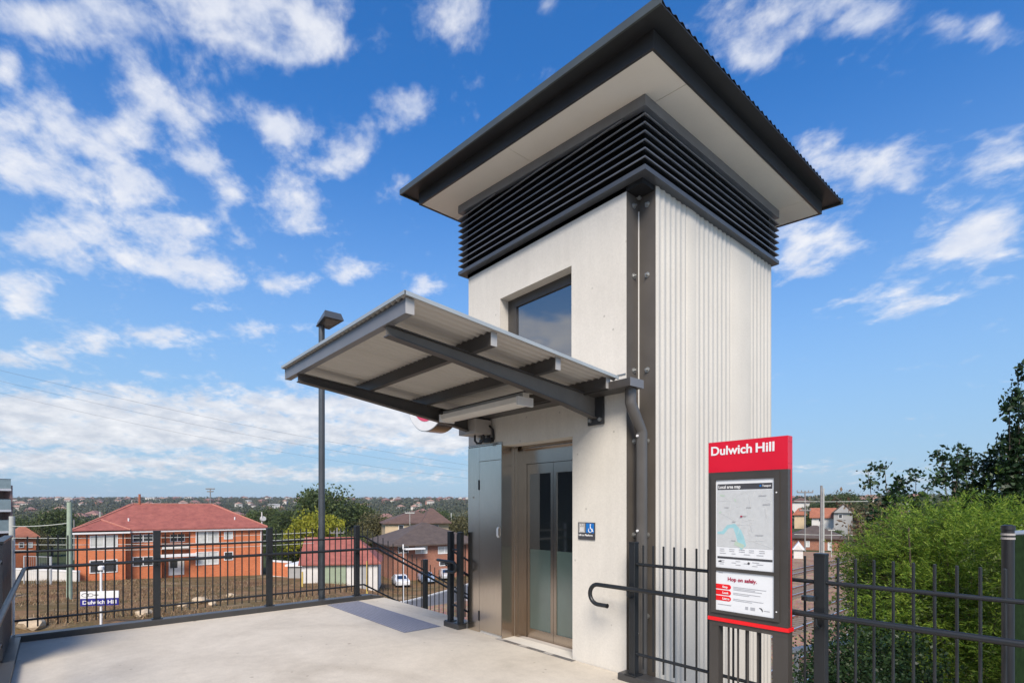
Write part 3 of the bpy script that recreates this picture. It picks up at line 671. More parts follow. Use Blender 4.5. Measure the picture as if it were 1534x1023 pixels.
# raised window frame and posters
MB().wall(GX0+.028,GX1-.052,.80,1.845,GY-.014,GY-.0005,[(GX0+.062,GX1-.088,1.142,1.802),(GX0+.062,GX1-.088,.820,1.118)]).build('poster_frame',M['signgrey'],sg)
mp=MB().box(GX0+.063,GX1-.089,GY-.004,GY-.001,1.143,1.801).build('map_poster',M['paperwhite'],sg)
mx0,mx1=GX0+.063,GX1-.089; mw=mx1-mx0
y1=GY-.0055; y2=GY-.007
MB().box(mx0+.013,mx1-.013,y1,GY-.0042,1.727,1.770).build('title_bar',M['ink'],mp)
txt('Local area map',.034,(mx0+.020,GY-.0065,1.737),M['white'],mp,width=.168,bold=.0006)
txt('Transport',.02,(mx1-.082,GY-.0065,1.743),M['white'],mp,width=.06,bold=.0004)
MB().cyl((mx1-.095,GY-.0058,1.75),.007,-.001,'y',12).build('map_logo',M['signblue'],mp)
MB().box(mx0+.010,mx1-.010,y1,GY-.0042,1.300,1.722).build('map_field',M['mapgrey'],mp)
def strip(pts,wid,y,name,m_,par):
    vs=[];fs=[]
    for i,(x,z) in enumerate(pts):
        a=pts[max(0,i-1)]; c=pts[min(len(pts)-1,i+1)]; dx,dz=c[0]-a[0],c[1]-a[1]; L=math.hypot(dx,dz) or 1
        w_=wid[i] if isinstance(wid,list) else wid
        vs+=[(x-dz/L*w_/2,y,z+dx/L*w_/2),(x+dz/L*w_/2,y,z-dx/L*w_/2)]
    fs=[(2*i,2*i+2,2*i+3,2*i+1) for i in range(len(pts)-1)]
    return MB().add(vs,fs).build(name,m_,par)
mpt=lambda fx,fz:(mx0+fx*mw,1.30+fz*.422)
strip([mpt(.03,.245),mpt(.13,.25),mpt(.22,.36),mpt(.33,.38),mpt(.40,.28),mpt(.44,.17),mpt(.47,.05),mpt(.42,.01)],[.018,.026,.026,.034,.05,.056,.06,.05],y1-.0004,'river',M['mapblue'],mp)
strip([mpt(.34,.08),mpt(.5,.02)],.03,y1-.0008,'park',M['mapgreen'],mp)
for (a,b_) in (((.08,.92),(.16,.90)),((.34,.85),(.36,.80)),((.06,.60),(.1,.62))):
    strip([mpt(*a),mpt(*b_)],.012,y1-.0008,'park',M['mapgreen'],mp)
rr=random.Random(3)
pale=mat('road_ink',(.66,.66,.64),.4,0,.02,4)
for k in range(26):
    x,z=rr.uniform(.04,.9),rr.uniform(.1,.93); a=rr.uniform(-.5,.5) if k%2 else rr.uniform(1.2,1.9); L=rr.uniform(.15,.4)
    p2=(min(.97,max(.03,x+math.cos(a)*L)),min(.97,max(.03,z+math.sin(a)*L)))
    strip([mpt(x,z),mpt((x+p2[0])/2+rr.uniform(-.03,.03),(z+p2[1])/2),mpt(*p2)],.0016,y1-.0012-.0001*k,'street_line',pale,mp)
for (x,z,l) in ((.82,.75,.12),(.70,.23,.13),(.48,.55,.07),(.75,.9,.13),(.3,.45,.06),(.28,.12,.08),(.55,.7,.08),(.16,.7,.08)):
    strip([mpt(x,z),mpt(x+l,z)],.004,y1-.0042,'place_mark',M['midink'],mp)
MB().box(mx0+.19*1,mx0+.205,y1-.006,y1-.0045,1.525,1.535).build('station_mark',M['crimson'],mp)
MB().box(mx0+.012,mx1-.012,y1,GY-.0042,1.212,1.228).build('legend_bar',M['ink'],mp)
for r_i,(z,n_) in enumerate(((1.284,5),(1.270,5),(1.252,4),(1.198,3),(1.186,4),(1.172,3))):
    for k in range(n_): strip([(mx0+.03+k*(mw-.06)/n_,z),(mx0+.03+k*(mw-.06)/n_+rr.uniform(.03,.055),z)],.0035,y1-.0004,'legend_line',M['midink'],mp)
strip([(mx0+.02,1.19),(mx0+.045,1.19)],.010,y1-.0006,'legend_icon',M['ink'],mp)
MB().tube([(mx0+.25,y1-.001,1.19),(mx0+.25,y1,1.19)],.009,10).build('legend_icon',M['ink'],mp)
sp_=MB().box(mx0,mx1,GY-.004,GY-.001,.821,1.117).build('safety_poster',M['paperwhite'],sg)
txt('Hop on safely.',.038,(mx0+.092,GY-.0065,1.050),M['crimson'],sp_,width=.215,bold=.0008)
for k,(wd,zz) in enumerate((('Stop',1.001),('Look',.957),('Listen',.913))):
    z0=zz-.018; ww=.118
    poly=[(mx0+.001,z0),(mx0+ww-.018,z0)]+[(mx0+ww-.018+.018*math.cos(a),zz+.018*math.sin(a)) for a in np.linspace(-PI/2,PI/2,9)]+[(mx0+.001,z0+.036)]
    pl=MB().prism(poly,'y',GY-.0055,GY-.0042).build('red_tab',M['redstrip'],sp_)
    txt(wd,.022,(mx0+.052,GY-.0068,zz-.008),M['white'],sp_,bold=.0006)
    for j in range(3 if k==0 else 2):
        strip([(mx0+.135,zz+.006-.010*j),(mx0+.135+(.21,.17,.19)[k]-.05*(j==1)+.03*(j==0),zz+.004-.010*j)],.003,y1-.0006,'text_line',M['midink'],sp_)
strip([(mx0+.02,1.105),(mx0+.055,1.105)],.004,y1-.0004,'text_line',M['midink'],sp_)
strip([(mx0+.015,.866),(mx0+.12,.866)],.004,y1-.0004,'text_line',M['midink'],sp_)
for x,w_ in ((.225,.022),(.262,.034)):
    for j in range(3): strip([(mx0+x,.872-.008*j),(mx0+x+w_,.872-.008*j)],.004,y1-.0004,'logo_line',M['midink'],sp_)
strip([(mx0+.325,.878),(mx0+.340,.874),(mx0+.347,.864),(mx0+.349,.852)],[.004,.009,.008,.002],y1-.0004,'logo_swoosh',M['ink'],sp_)
strip([(mx0+.358,.862),(mx0+.40,.862)],.004,y1-.0004,'logo_line',M['midink'],sp_)
for z in (1.70,.87): MB().cyl((GX1-.070,GY-.0145,z),.005,-.003,'y',10).build('latch',M['white'],sg)

# ---------------------------------------------------------------- lamp post
lp=empty('lamp_post',(-8.78,3.39,-2),'slim charcoal lamp post with a flat box head beside the far picket fence','lamp post')
lampm=mat('lamp_post_paint',(.075,.085,.095),.35,.3,.1,4)
MB().tube([(-8.78,3.39,-4.5),(-8.78,3.39,4.66)],[.056,.05],20).build('pole',lampm,lp,smooth=True)
MB().tube([(-8.78,3.39,-.05),(-8.78,3.39,.02)],.085,16).build('collar',lampm,lp)
hb=MB(); hx0,hx1,hy0,hy1=-8.86,-8.36,3.27,3.60
vs=[(hx0,hy0+.05,4.63),(hx1,hy0,4.66),(hx1,hy1,4.66),(hx0,hy1-.05,4.63),(hx0+.02,hy0+.07,4.70),(hx1-.05,hy0+.03,4.78),(hx1-.05,hy1-.03,4.78),(hx0+.02,hy1-.07,4.70)]
hb.add(vs,[(0,1,2,3),(4,5,6,7),(0,1,5,4),(1,2,6,5),(2,3,7,6),(3,0,4,7)]).build('lamp_head',lampm,lp)
MB().add([(hx0+.16,hy0+.08,4.637),(hx1-.05,hy0+.05,4.652),(hx1-.05,hy1-.05,4.652),(hx0+.16,hy1-.08,4.637)],[(0,1,2,3)]).build('lens',mat('lamp_lens',(.12,.12,.11),.25),lp)

# ---------------------------------------------------------------- foliage builders
M['leaf_dark']=leafmat('dark_foliage',[(.15,(.026,.045,.014)),(.5,(.065,.095,.028)),(.85,(.125,.15,.05))])
M['leaf_mid']=leafmat('mid_foliage',[(.15,(.030,.055,.013)),(.5,(.075,.115,.028)),(.85,(.14,.17,.05))])
M['leaf_olive']=leafmat('olive_foliage',[(.15,(.05,.05,.02)),(.5,(.10,.095,.038)),(.85,(.17,.15,.065))])
M['leaf_yellow']=leafmat('yellow_foliage',[(.15,(.10,.13,.012)),(.5,(.27,.28,.025)),(.85,(.46,.42,.06))],.3)
M['leaf_fern']=leafmat('feathery_foliage',[(.15,(.030,.075,.010)),(.42,(.11,.21,.02)),(.75,(.28,.37,.05))],.4)
M['leaf_gloss']=leafmat('glossy_dark_foliage',[(.15,(.007,.020,.008)),(.5,(.018,.042,.014)),(.85,(.05,.085,.03))],.15,.38)
M['leaf_brown']=leafmat('dry_foliage',[(.15,(.07,.045,.025)),(.5,(.14,.09,.05)),(.85,(.22,.15,.09))])
M['bark']=mat('bark',(.10,.075,.055),.9,0,.3,6,.3,20,stretch=(1,1,.2))
M['bark_pale']=mat('pale_bark',(.27,.22,.17),.9,0,.25,6)
def leaves(P, size, asp=.5, droop=0.0):
    """one four cornered leaf per point"""
    n=len(P); a=RNG.normal(size=(n,3)); a[:,2]-=droop; a/=np.linalg.norm(a,axis=1,keepdims=True)
    b=np.cross(a,RNG.normal(size=(n,3))); b/=np.linalg.norm(b,axis=1,keepdims=True)
    s=size*(.6+.8*RNG.random((n,1)))
    V=np.stack([P-a*s*.5,P+b*s*asp*.5,P+a*s*.5,P-b*s*asp*.5],1).reshape(-1,3)
    return V,np.arange(4*n).reshape(n,4)
def crown_points(lobes,n,shell=.55,clump=.22,per=14):
    """clumped points through a set of ellipsoid lobes (centre, radii)"""
    vol=np.array([l[1][0]*l[1][1]*l[1][2] for l in lobes]); k=RNG.choice(len(lobes),size=max(1,n//per),p=vol/vol.sum())
    C=np.array([l[0] for l in lobes])[k]; R=np.array([l[1] for l in lobes])[k]
    d=RNG.normal(size=(len(k),3)); d/=np.linalg.norm(d,axis=1,keepdims=True); r=(shell+(1-shell)*RNG.random((len(k),1)))**.7
    cen=C+d*r*R*(.85+.3*RNG.random((len(k),1)))
    pts=np.repeat(cen,per,0)+RNG.normal(size=(len(k)*per,3))*np.repeat(R,per,0)*clump
    return pts
def lobes_for(h,r,base,nl,flat=.75):
    L=[((0,0,base+(h-base)*.5),(r*.75,r*.75,(h-base)*.42))]
    for i in range(nl):
        a=RNG.random()*2*PI; q=r*(.35+.4*RNG.random()); z=base+(h-base)*(.25+.6*RNG.random()); s=r*(.30+.25*RNG.random())
        L.append(((q*math.cos(a),q*math.sin(a),z),(s,s,s*flat)))
    return L
def trunk_mb(h,r,lobes,nb=6):
    mb=MB(); mb.tube([(0,0,-.4),(.03*h*RNG.normal()*.3,.02*h*RNG.normal()*.3,h*.35),(0,0,h*.7)],[r,r*.75,r*.35],8)
    for i in range(min(nb,len(lobes))):
        c=lobes[i][0]; z0=h*(.22+.3*RNG.random()); mb.tube([(0,0,z0),(c[0]*.5,c[1]*.5,z0+(c[2]-z0)*.6),(c[0],c[1],c[2])],[r*.5,r*.3,r*.1],6)
    return mb
def tree_proto(name,h,r,base,nl,n,size,lm,label,cat='tree',group=None,asp=.55,flat=.75,clump=.2):
    t_=empty(name,(0,0,0),label,cat,group); L=lobes_for(h,r,base,nl,flat)
    trunk_mb(h,h*.022+.05,L).build('trunk',M['bark'],t_,smooth=True)
    V,Fq=leaves(crown_points(L,n,clump=clump),size,asp); arrmesh('crown',V,Fq,M[lm],t_)
    return t_
def put(o,u,t,dz=0,rz=None,sc=1,label=None,z=None):
    p=gat(u,t,dz) if z is None else at(u,t,z); o.location=p; o.rotation_euler=(0,0,RNG.random()*6.28 if rz is None else rz); o.scale=(sc,)*3 if not isinstance(sc,tuple) else sc
    if label: o['label']=label
    return o

# ---------------------------------------------------------------- middle distance trees
protoA=tree_proto('gum_tree',12,5.2,3,12,9000,.46,'leaf_dark','',group='trees in the valley behind the houses')
protoB=tree_proto('bushy_tree',9,4.6,1.2,10,8000,.42,'leaf_mid','',group='trees in the valley behind the houses')
protoC=tree_proto('olive_tree',10,4.4,1.5,10,8000,.42,'leaf_olive','',group='trees in the valley behind the houses')
firsts={'a':[protoA,True],'b':[protoB,True],'c':[protoC,True]}
def plant(kind,px,py_top,t,wpx=None,label='',z=None):
    o,first=firsts[kind]; H={'a':12.,'b':9.,'c':10.}[kind]; R_={'a':5.2,'b':4.6,'c':4.4}[kind]
    if first: firsts[kind][1]=False
    else: o=copy_tree(o)
    u=U(px); zb=ground(u,t)-.3 if z is None else z; hh=max(2.5,Zp(py_top,t)-zb); sx=hh/H if wpx is None else (wpx/2/FPX*t)/R_
    o.location=at(u,t,zb); o.scale=(sx,sx,hh/H*.98); o.rotation_euler=(0,0,RNG.random()*6.28)
    for c in o.children: pass
    o['label']=label; return o
TL=[('a',78,758,125,60,'dark dense tree behind the green power pole on the left'),
 ('a',30,772,140,44,'dark tree beside the balcony apartment block at far left'),
 ('c',52,790,120,40,'olive tree above the small orange house at far left'),
 ('a',120,775,150,54,'dark tree just behind the left end of the red tiled roof'),
 ('c',165,770,170,60,'olive tree over the left slope of the big red roof'),
 ('b',205,764,200,60,'mid green tree behind the left hip of the big red roof'),
 ('a',232,757,240,50,'small dark tree behind the thin red roof vent'),
 ('a',345,770,190,60,'dark tree behind the right end of the red roof ridge'),
 ('b',372,766,160,50,'mid green tree above the right hip of the red roof'),
 ('a',398,757,150,60,'dark tree filling the gap right of the brick flats'),
 ('a',432,760,135,70,'dark tree left of the yellow tree'),
 ('a',488,725,120,104,'tallest dark green tree, standing behind the lamp post'),
 ('a',528,748,125,70,'dark green tree on the right shoulder of the tallest tree'),
 ('c',560,764,115,62,'brownish olive tree behind the red shed roof'),
 ('a',590,772,160,60,'dark tree behind the cream flats, on their left'),
 ('c',545,790,95,50,'low olive tree behind the corner post of the fence'),
 ('b',440,792,85,60,'green bush tree under the yellow tree on the left'),
 ('b',520,796,82,50,'green bush tree right of the yellow tree'),
 ('c',690,768,130,60,'pale olive tree against the left edge of the lift tower'),
 ('a',650,762,220,60,'dark tree above the cream flats'),
 ('b',700,775,170,46,'green tree touching the stainless panel edge'),
 ('a',410,800,90,40,'dark low tree beside the right corner of the brick flats'),
 ('a',1262,735,170,62,'round dark tree on the skyline left of the railway shrubs'),
 ('a',1235,752,185,56,'dark tree behind the tall double rail mast'),
 ('b',1212,770,150,46,'green tree behind the brown roofed rail building'),
 ('c',1300,752,140,66,'brownish tree over the grey gable house'),
 ('b',1240,792,115,40,'low green tree under the orange roof on the right'),
 ('c',1330,745,120,70,'brown green tree behind the leaning bare branches'),
 ('a',1385,760,130,80,'dark tree behind the feathery shrub'),
 ('c',1460,752,110,90,'olive tree beyond the shrub, near the right edge')]
for a in TL: plant(a[0],a[1],a[2],a[3],a[4],a[5])
# the yellow tree
ty=tree_proto('yellow_tree',7.5,3.8,.8,14,9000,.36,'leaf_yellow','bright yellow green tree standing in front of the dark trees','tree',asp=.5,flat=.55,clump=.15)
u_,t_=U(468),84; zb=ground(u_,t_)-.2; ty.location=at(u_,t_,zb); ty.scale=(42/FPX*84/3.8,)*2+((Zp(758,84)-zb)/7.6,)

# far hillside cover: one mass of tree crowns
C=[];SZ=[]
def hillside(n,u0,u1,t0,t1,hmin,hmax):
    uu=RNG.uniform(u0,u1,n); tt=np.sqrt(RNG.uniform(t0**2,t1**2,n)); zz=zg(uu,tt); h=RNG.uniform(hmin,hmax,n)
    P=tt[:,None]*Fn+(uu*tt)[:,None]*Rn; P[:,2]=zz+h*.45
    return P,h
allV=[];allF=[];off=0
for (n,u0,u1,t0,t1,h0,h1,k,ls_) in ((330,-1.02,-.07,150,350,5,9,110,1.1),(1300,-1.02,-.07,350,800,5,10,46,2.0),(2300,-1.02,-.07,800,1650,6,11,26,3.4),(260,.5,1.05,150,500,5,9,40,2.0),(700,.5,1.05,500,1650,6,11,22,4.0)):
    P,h=hillside(n,u0,u1,t0,t1,h0,h1); P=np.repeat(P,k,0); hh=np.repeat(h,k)[:,None]
    d=RNG.normal(size=P.shape); d/=np.linalg.norm(d,axis=1,keepdims=True)
    Q=P+d*hh*np.array([.55,.55,.5])*RNG.random((len(P),1))**.4
    V,Fq=leaves(Q,ls_,.8); allV.append(V); allF.append(Fq+off); off+=len(V)
tag(arrmesh('hillside_trees',np.concatenate(allV),np.concatenate(allF),leafmat('hill_foliage',[(.15,(.032,.045,.026)),(.5,(.065,.078,.042)),(.85,(.12,.115,.065))],.1)),kind='stuff')

# ---------------------------------------------------------------- far houses (walls + roof), many copies
M['tile_red']=tilemat('red_roof_tiles',(.25,.072,.056),(.36,.115,.085)); M['tile_far']=tilemat('pale_terracotta_tiles',(.30,.17,.12),(.40,.25,.19)); M['tile_dull']=tilemat('dull_red_tiles',(.20,.10,.085),(.30,.16,.13))
M['tile_orange']=tilemat('orange_roof_tiles',(.30,.10,.05),(.40,.15,.08))
M['tile_brown']=tilemat('brown_roof_tiles',(.10,.060,.045),(.15,.090,.066))
M['tile_dark']=tilemat('dark_roof_tiles',(.075,.055,.045),(.115,.085,.068))
M['cream']=mat('cream_render',(.56,.43,.27),.8,0,.08,1)
M['render']=mat('white_render',(.62,.60,.56),.8,0,.08,1)
M['brick_orange']=brickmat('orange_brick',(.72,.20,.062),(.60,.15,.046),(.52,.28,.18))
M['brick_brown']=brickmat('brown_brick',(.36,.13,.07),(.27,.095,.05),(.34,.25,.2))
M['wglass']=glassmat('house_window_glass',(.06,.065,.07),.08,.6)
M['curtain']=mat('curtain_white',(.52,.53,.50),.6,0,.15,2)
M['grey_render']=mat('grey_render',(.33,.33,.32),.8,0,.1,1)
def hip(mb,x0,x1,y0,y1,z0,rise,ov=.5,gable=False):
    x0-=ov;x1+=ov;y0-=ov;y1+=ov; D=(y1-y0)/2; ym=(y0+y1)/2; ins=0 if gable else min(D,(x1-x0)/2-.3)
    vs=[(x0,y0,z0),(x1,y0,z0),(x1,y1,z0),(x0,y1,z0),(x0+ins,ym,z0+rise),(x1-ins,ym,z0+rise),(x0,y0,z0-.18),(x1,y0,z0-.18),(x1,y1,z0-.18),(x0,y1,z0-.18)]
    return mb.add(vs,[(0,1,5,4),(1,2,5),(2,3,4,5),(3,0,4),(6,7,1,0),(7,8,2,1),(8,9,3,2),(9,6,0,3),(9,8,7,6)])
def far_house(name,w_,d_,h_,rise,wm,rm,label,cat='house',group=None,gable=False):
    r=empty(name,(0,0,0),label,cat,group)
    MB().box(-w_/2,w_/2,-d_/2,d_/2,-4,h_).build('wall',M[wm],r)
    hip(MB(),-w_/2,w_/2,-d_/2,d_/2,h_+.18,rise,.6,gable).build('roof',M[rm],r)
    return r
def windows(r,face,wm,items,wall_parent=None,fr=None):
    """boxes set proud of a facade on y = face: (x0,x1,z0,z1,kind)"""
    for (x0,x1,z0,z1,kd) in items:
        f_=MB().wall(x0,x1,z0,z1,face-.07,face-.005,[(x0+.09,x1-.09,z0+.09,z1-.09)] if x1-x0<1.3 else [(x0+.09,(x0+x1)/2-.05,z0+.09,z1-.09),((x0+x1)/2+.05,x1-.09,z0+.09,z1-.09)]).build('window',fr or M['white'],r)
        MB().box(x0+.09,x1-.09,face-.03,face-.012,z0+.09,z1-.09).build('pane',M['wglass'] if kd=='g' else M['curtain'],f_)
HG='houses scattered over the far hillside'
M['far_wall']=mat('far_house_wall',(.58,.54,.48),.8,0,.1,.5)
HL='small far off house with a {} roof among the hillside trees'
prot=[far_house('hillside_house',13,9,4.5,3,'far_wall','tile_far',HL.format('terracotta'),group=HG),
      far_house('hillside_house',14,10,4.5,3.2,'brick_brown','tile_dull',HL.format('dull red'),group=HG),
      far_house('hillside_house',12,9,6.0,2.6,'far_wall','tile_brown',HL.format('brown'),group=HG),
      far_house('hillside_house',18,9,6.5,1.2,'render','galv',HL.format('pale metal'),group=HG,gable=True)]
rh=random.Random(5); cnt=0; usd=set()
for k in range(230):
    if k<180: u=rh.uniform(-1.0,-.08); t_=math.sqrt(rh.uniform(420**2,1600**2))
    else: u=rh.uniform(.52,.80); t_=math.sqrt(rh.uniform(300**2,1500**2))
    i=rh.choices([0,1,2,3],[5,4,2,2])[0]; o=prot[i]
    if i in usd: o=copy_tree(o)
    usd.add(i); o.location=gat(u,t_,.5+(2.0 if t_>900 else 0)); o.rotation_euler=(0,0,rh.uniform(0,3.1)); s_=rh.uniform(.7,1.15); o.scale=(s_,s_,s_)

# ---------------------------------------------------------------- the orange brick flats
def face_root(name,pxA,tA,pxB,tB,zbase,label,cat):
    A=at(U(pxA),tA); B=at(U(pxB),tB); d=(B-A); L=d.length; ang=math.atan2(d.y,d.x)
    r=empty(name,(0,0,0),label,cat); return r,A,B,L,ang
def place(r,A,ang,z): r.location=Vector((A.x,A.y,z)); r.rotation_euler=(0,0,ang)
def fx(px,A,B):                     # distance along a facade line seen at bearing px
    q=at(U(px),1.0); d=(B-A); den=d.x*q.y-d.y*q.x; s=(A.y*q.x-A.x*q.y)/den; return s*d.length
def ft(px,A,B):
    p=A+(B-A)*(fx(px,A,B)/(B-A).length); return p.dot(Fv)
zB=-8.6
r,A,B,L,ang=face_root('brick_flats',112,60,397,72,zB,'two storey orange brick flats with a red tiled hip roof behind the fence','flats')
def hz(px,py): return Zp(py,ft(px,A,B))-zB
H_=-1.55-zB; D_=11.5; bayx=fx(188,A,B)
ent0,ent1=fx(243,A,B),fx(287,A,B)
MB().wall(bayx,L,0,H_,1.4,1.7,[(ent0,ent1,.8,H_-.35)]).build('front_wall',M['brick_orange'],r)
MB().box(ent0-.1,ent1+.1,2.6,2.8,0,H_-.1).build('recess_wall',M['brick_orange'],r)
MB().box(0,bayx,0,.3,0,H_).build('bay_wall',M['brick_orange'],r)
MB().box(bayx-.3,bayx-.001,.301,1.7,0,H_).build('bay_side_wall',M['brick_orange'],r)
MB().box(L-.3,L-.002,1.701,D_,0,H_).build('end_wall',M['brick_orange'],r)
MB().box(.002,.3,.301,D_,0,H_).build('end_wall',M['brick_orange'],r)
MB().box(.301,L-.301,D_-.3,D_-.001,0,H_).build('rear_wall',M['brick_orange'],r)
MB().box(-.5,L+.5,.95,D_+.5,H_+.002,H_+.2).build('eaves',M['white'],r)
MB().box(-.5,bayx+.45,-.45,.949,H_+.002,H_+.2).build('eaves',M['white'],r)
rise=3.1
# main hip plus the hip over the projecting bay
ro_=hip(MB(),0,L,1.4,D_,H_+.39,rise,.52).build('roof',M['tile_red'],r)
bx0,bx1=-.5,bayx+.5; xm=(bx0+bx1)/2; rr_=(bx1-bx0)/2*.42
MB().add([(bx0,-.5,H_+.39),(bx1,-.5,H_+.39),(bx1,6,H_+.39),(bx0,6,H_+.39),(xm,-.5+(bx1-bx0)/2,H_+.39+rr_),(xm,6.5,H_+.39+rr_)],[(0,1,4),(1,2,5,4),(0,4,5,3)]).build('bay_roof',M['tile_red'],r)
cap=mat('ridge_caps',(.40,.16,.12),.8,0,.15,4)
ridge=[((-.52,.88,H_+.42),(5.57,(1.4+D_)/2,H_+.42+rise)),((5.57,(1.4+D_)/2,H_+.42+rise),(L-5.57,(1.4+D_)/2,H_+.42+rise)),((L+.52,.88,H_+.42),(L-5.57,(1.4+D_)/2,H_+.42+rise)),((bx0,-.5,H_+.42),(xm,-.5+(bx1-bx0)/2,H_+.42+rr_)),((bx1,-.5,H_+.42),(xm,-.5+(bx1-bx0)/2,H_+.42+rr_)),((xm,-.5+(bx1-bx0)/2,H_+.42+rr_),(xm,5.4,H_+.42+rr_))]
for a,b_ in ridge: MB().tube([a,b_],.09,6).build('ridge_cap',cap,ro_)
MB().tube([(6.2,6.4,H_+rise),(6.2,6.4,H_+rise+1.7)],.13,8).build('vent_pipe',M['tile_orange'],ro_)
for px,py in ((193,785),(357,777)):
    x=fx(px,A,B); MB().tube([(x,2.7,H_+.9),(x,2.7,H_+1.75)],.08,8).build('vent_pipe',M['white'],ro_)
def wn_(pxa,pxb,pya,pyb,kd,fc):
    x0,x1=fx(pxa,A,B),fx(pxb,A,B); return (x0,x1,hz((pxa+pxb)/2,pyb),hz((pxa+pxb)/2,pya),kd)
windows(r,0,None,[wn_(134.5,176.5,801.5,819.5,'c',0),wn_(134,176,838,857.5,'g',0)])
windows(r,1.4,None,[wn_(199,231,801,812.5,'g',0),wn_(199,231,834.5,849,'g',0),wn_(295,330,796.5,814,'c',0),wn_(295,330,827,847,'c',0),wn_(338,351.5,796.5,808,'c',0),wn_(338,352,827,840,'g',0)])
windows(r,2.6,None,[wn_(257,280,800,813,'g',0)])
x0,x1=fx(255,A,B),fx(279,A,B)
dd=MB().box(x0,x1,2.53,2.598,hz(267,864),hz(267,838)).build('door',M['white'],r); MB().box(x0+.15,x0+.95,2.515,2.529,hz(267,853),hz(267,842)).build('pane',M['wglass'],dd)
MB().box(ent0-.6,ent1+.6,.2,1.395,hz(267,834),hz(267,830.5)).build('porch_roof',M['white'],r)
MB().box(ent0+.05,ent1-.05,1.45,2.598,hz(267,822),hz(267,818)).build('balcony_slab',M['render'],r)
MB().tube([(ent0-.25,1.32,.5),(ent0-.25,1.32,H_)],.07,8).build('drainpipe',M['white'],r)
for x in (fx(188.5,A,B),L-.25): MB().tube([(x,1.3,.5),(x,1.3,H_)],.06,8).build('drainpipe',M['tile_orange'] if x<8 else M['white'],r)
MB().tube([(L+.2,3,H_+.6),(L+.2,3,H_+2.4)],.07,8).build('vent_pipe',M['render'],r)
MB().tube([(L+.35,3.2,H_+.5),(L+.35,3.2,H_+1.4)],.03,6).tube([(L+.35,3.1,H_+1.4),(L+.35,2.95,H_+1.5)],.42,14).build('satellite_dish',M['grey_render'],r)
place(r,A,ang,zB)

# ---------------------------------------------------------------- other buildings on the left
def house_px(name,pxA,tA,pxB,tB,depth,zb,ze,rise,wm,rm,label,cat='house',gable=False,wins=(),ov=.5,front=False):
    if tB is None:
        n=Fv+Rv*U((pxA+pxB)/2); tB=at(U(pxA),tA).dot(n)/(Fv+Rv*U(pxB)).dot(n)
    r,A,B,L,ang=face_root(name,pxA,tA,pxB,tB,zb,label,cat); h=ze-zb
    MB().box(0,L,0,depth,0,h).build('wall',M[wm],r)
    if front:
        MB().prism([(-ov,h+.0),(L+ov,h+.0),(L/2,h+rise)],'y',-ov,depth+ov).build('roof',M[rm],r); MB().prism([(0,h+.001),(L,h+.001),(L/2,h+rise-.3)],'y',-ov-.01,-ov-.002).build('gable_panel',M[wm],r)
    elif rise>0: hip(MB(),0,L,0,depth,h+.2,rise,ov,gable).build('roof',M[rm],r)
    elif rise==0: MB().box(-.25,L+.25,-.25,depth+.25,h+.002,h+.25).build('roof',M[rm],r)
    else: MB().add([(-.3,-.35,h+.02),(L+.35,-.35,h+.02),(L+.35,depth+.35,h+.02),(-.3,depth+.35,h+.02),(-.3,depth/2,h+2.75),(L-2.6,depth/2,h+2.75),(-.3,-.35,h-.12),(L+.35,-.35,h-.12)],[(0,1,5,4),(1,2,5),(2,3,4,5),(3,0,4),(6,7,1,0)]).build('roof',M[rm],r)
    its=[]
    for (a,b_,c,d_,kd) in wins:
        tm=ft((a+b_)/2,A,B); its.append((fx(a,A,B),fx(b_,A,B),Zp(d_,tm)-zb,Zp(c,tm)-zb,kd))
    windows(r,0,None,its); place(r,A,ang,zb); return r,A,B,L,ang
# red roofed shed
r,A,B,L,ang=house_px('white_shed',452,57,566,58.5,6.5,-7.9,Zp(845,57),-1,'render','tile_red','white rendered shed with a maroon roof and pale green roller door','shed',ov=.35)
tm=57; MB().box(fx(484,A,B),fx(519,A,B),-.06,-.004,.2,Zp(847,tm)+7.9).build('roller_door',mat('roller_door_green',(.30,.36,.25),.5,.1,.08,2),r)
for k in range(3): MB().box(L*.02,L*.02+.25,-.05,-.003,.2,2.6).build('post',M['render'],r) if k==0 else None
MB().box(fx(540,A,B),fx(552,A,B),-.05,-.004,.2,Zp(848,tm)+7.9).build('door',M['grey_render'],r)
# low carport and orange wall
r,A,B,L,ang=house_px('carport',431,66,456,66,5,-8.2,Zp(848,66),0,'grey_render','white','small white roofed carport between the brick flats and the shed','carport')
o=empty('garden_wall',(0,0,0),'low orange brick wall with a white base right of the brick flats','wall')
Aw,Bw=at(U(404),70),at(U(434),68); Lw=(Bw-Aw).length; MB().box(0,Lw,0,.25,2.0,Zp(842,69)+9.5).build('brick_course',M['brick_orange'],o); MB().box(-.02,Lw+.02,-.03,.28,Zp(842,69)+9.5,Zp(839.5,69)+9.5).build('coping',M['white'],o); MB().box(0,Lw,-.02,.27,0,2.0).build('base_course',M['render'],o)
place(o,Aw,math.atan2((Bw-Aw).y,(Bw-Aw).x),-9.5)
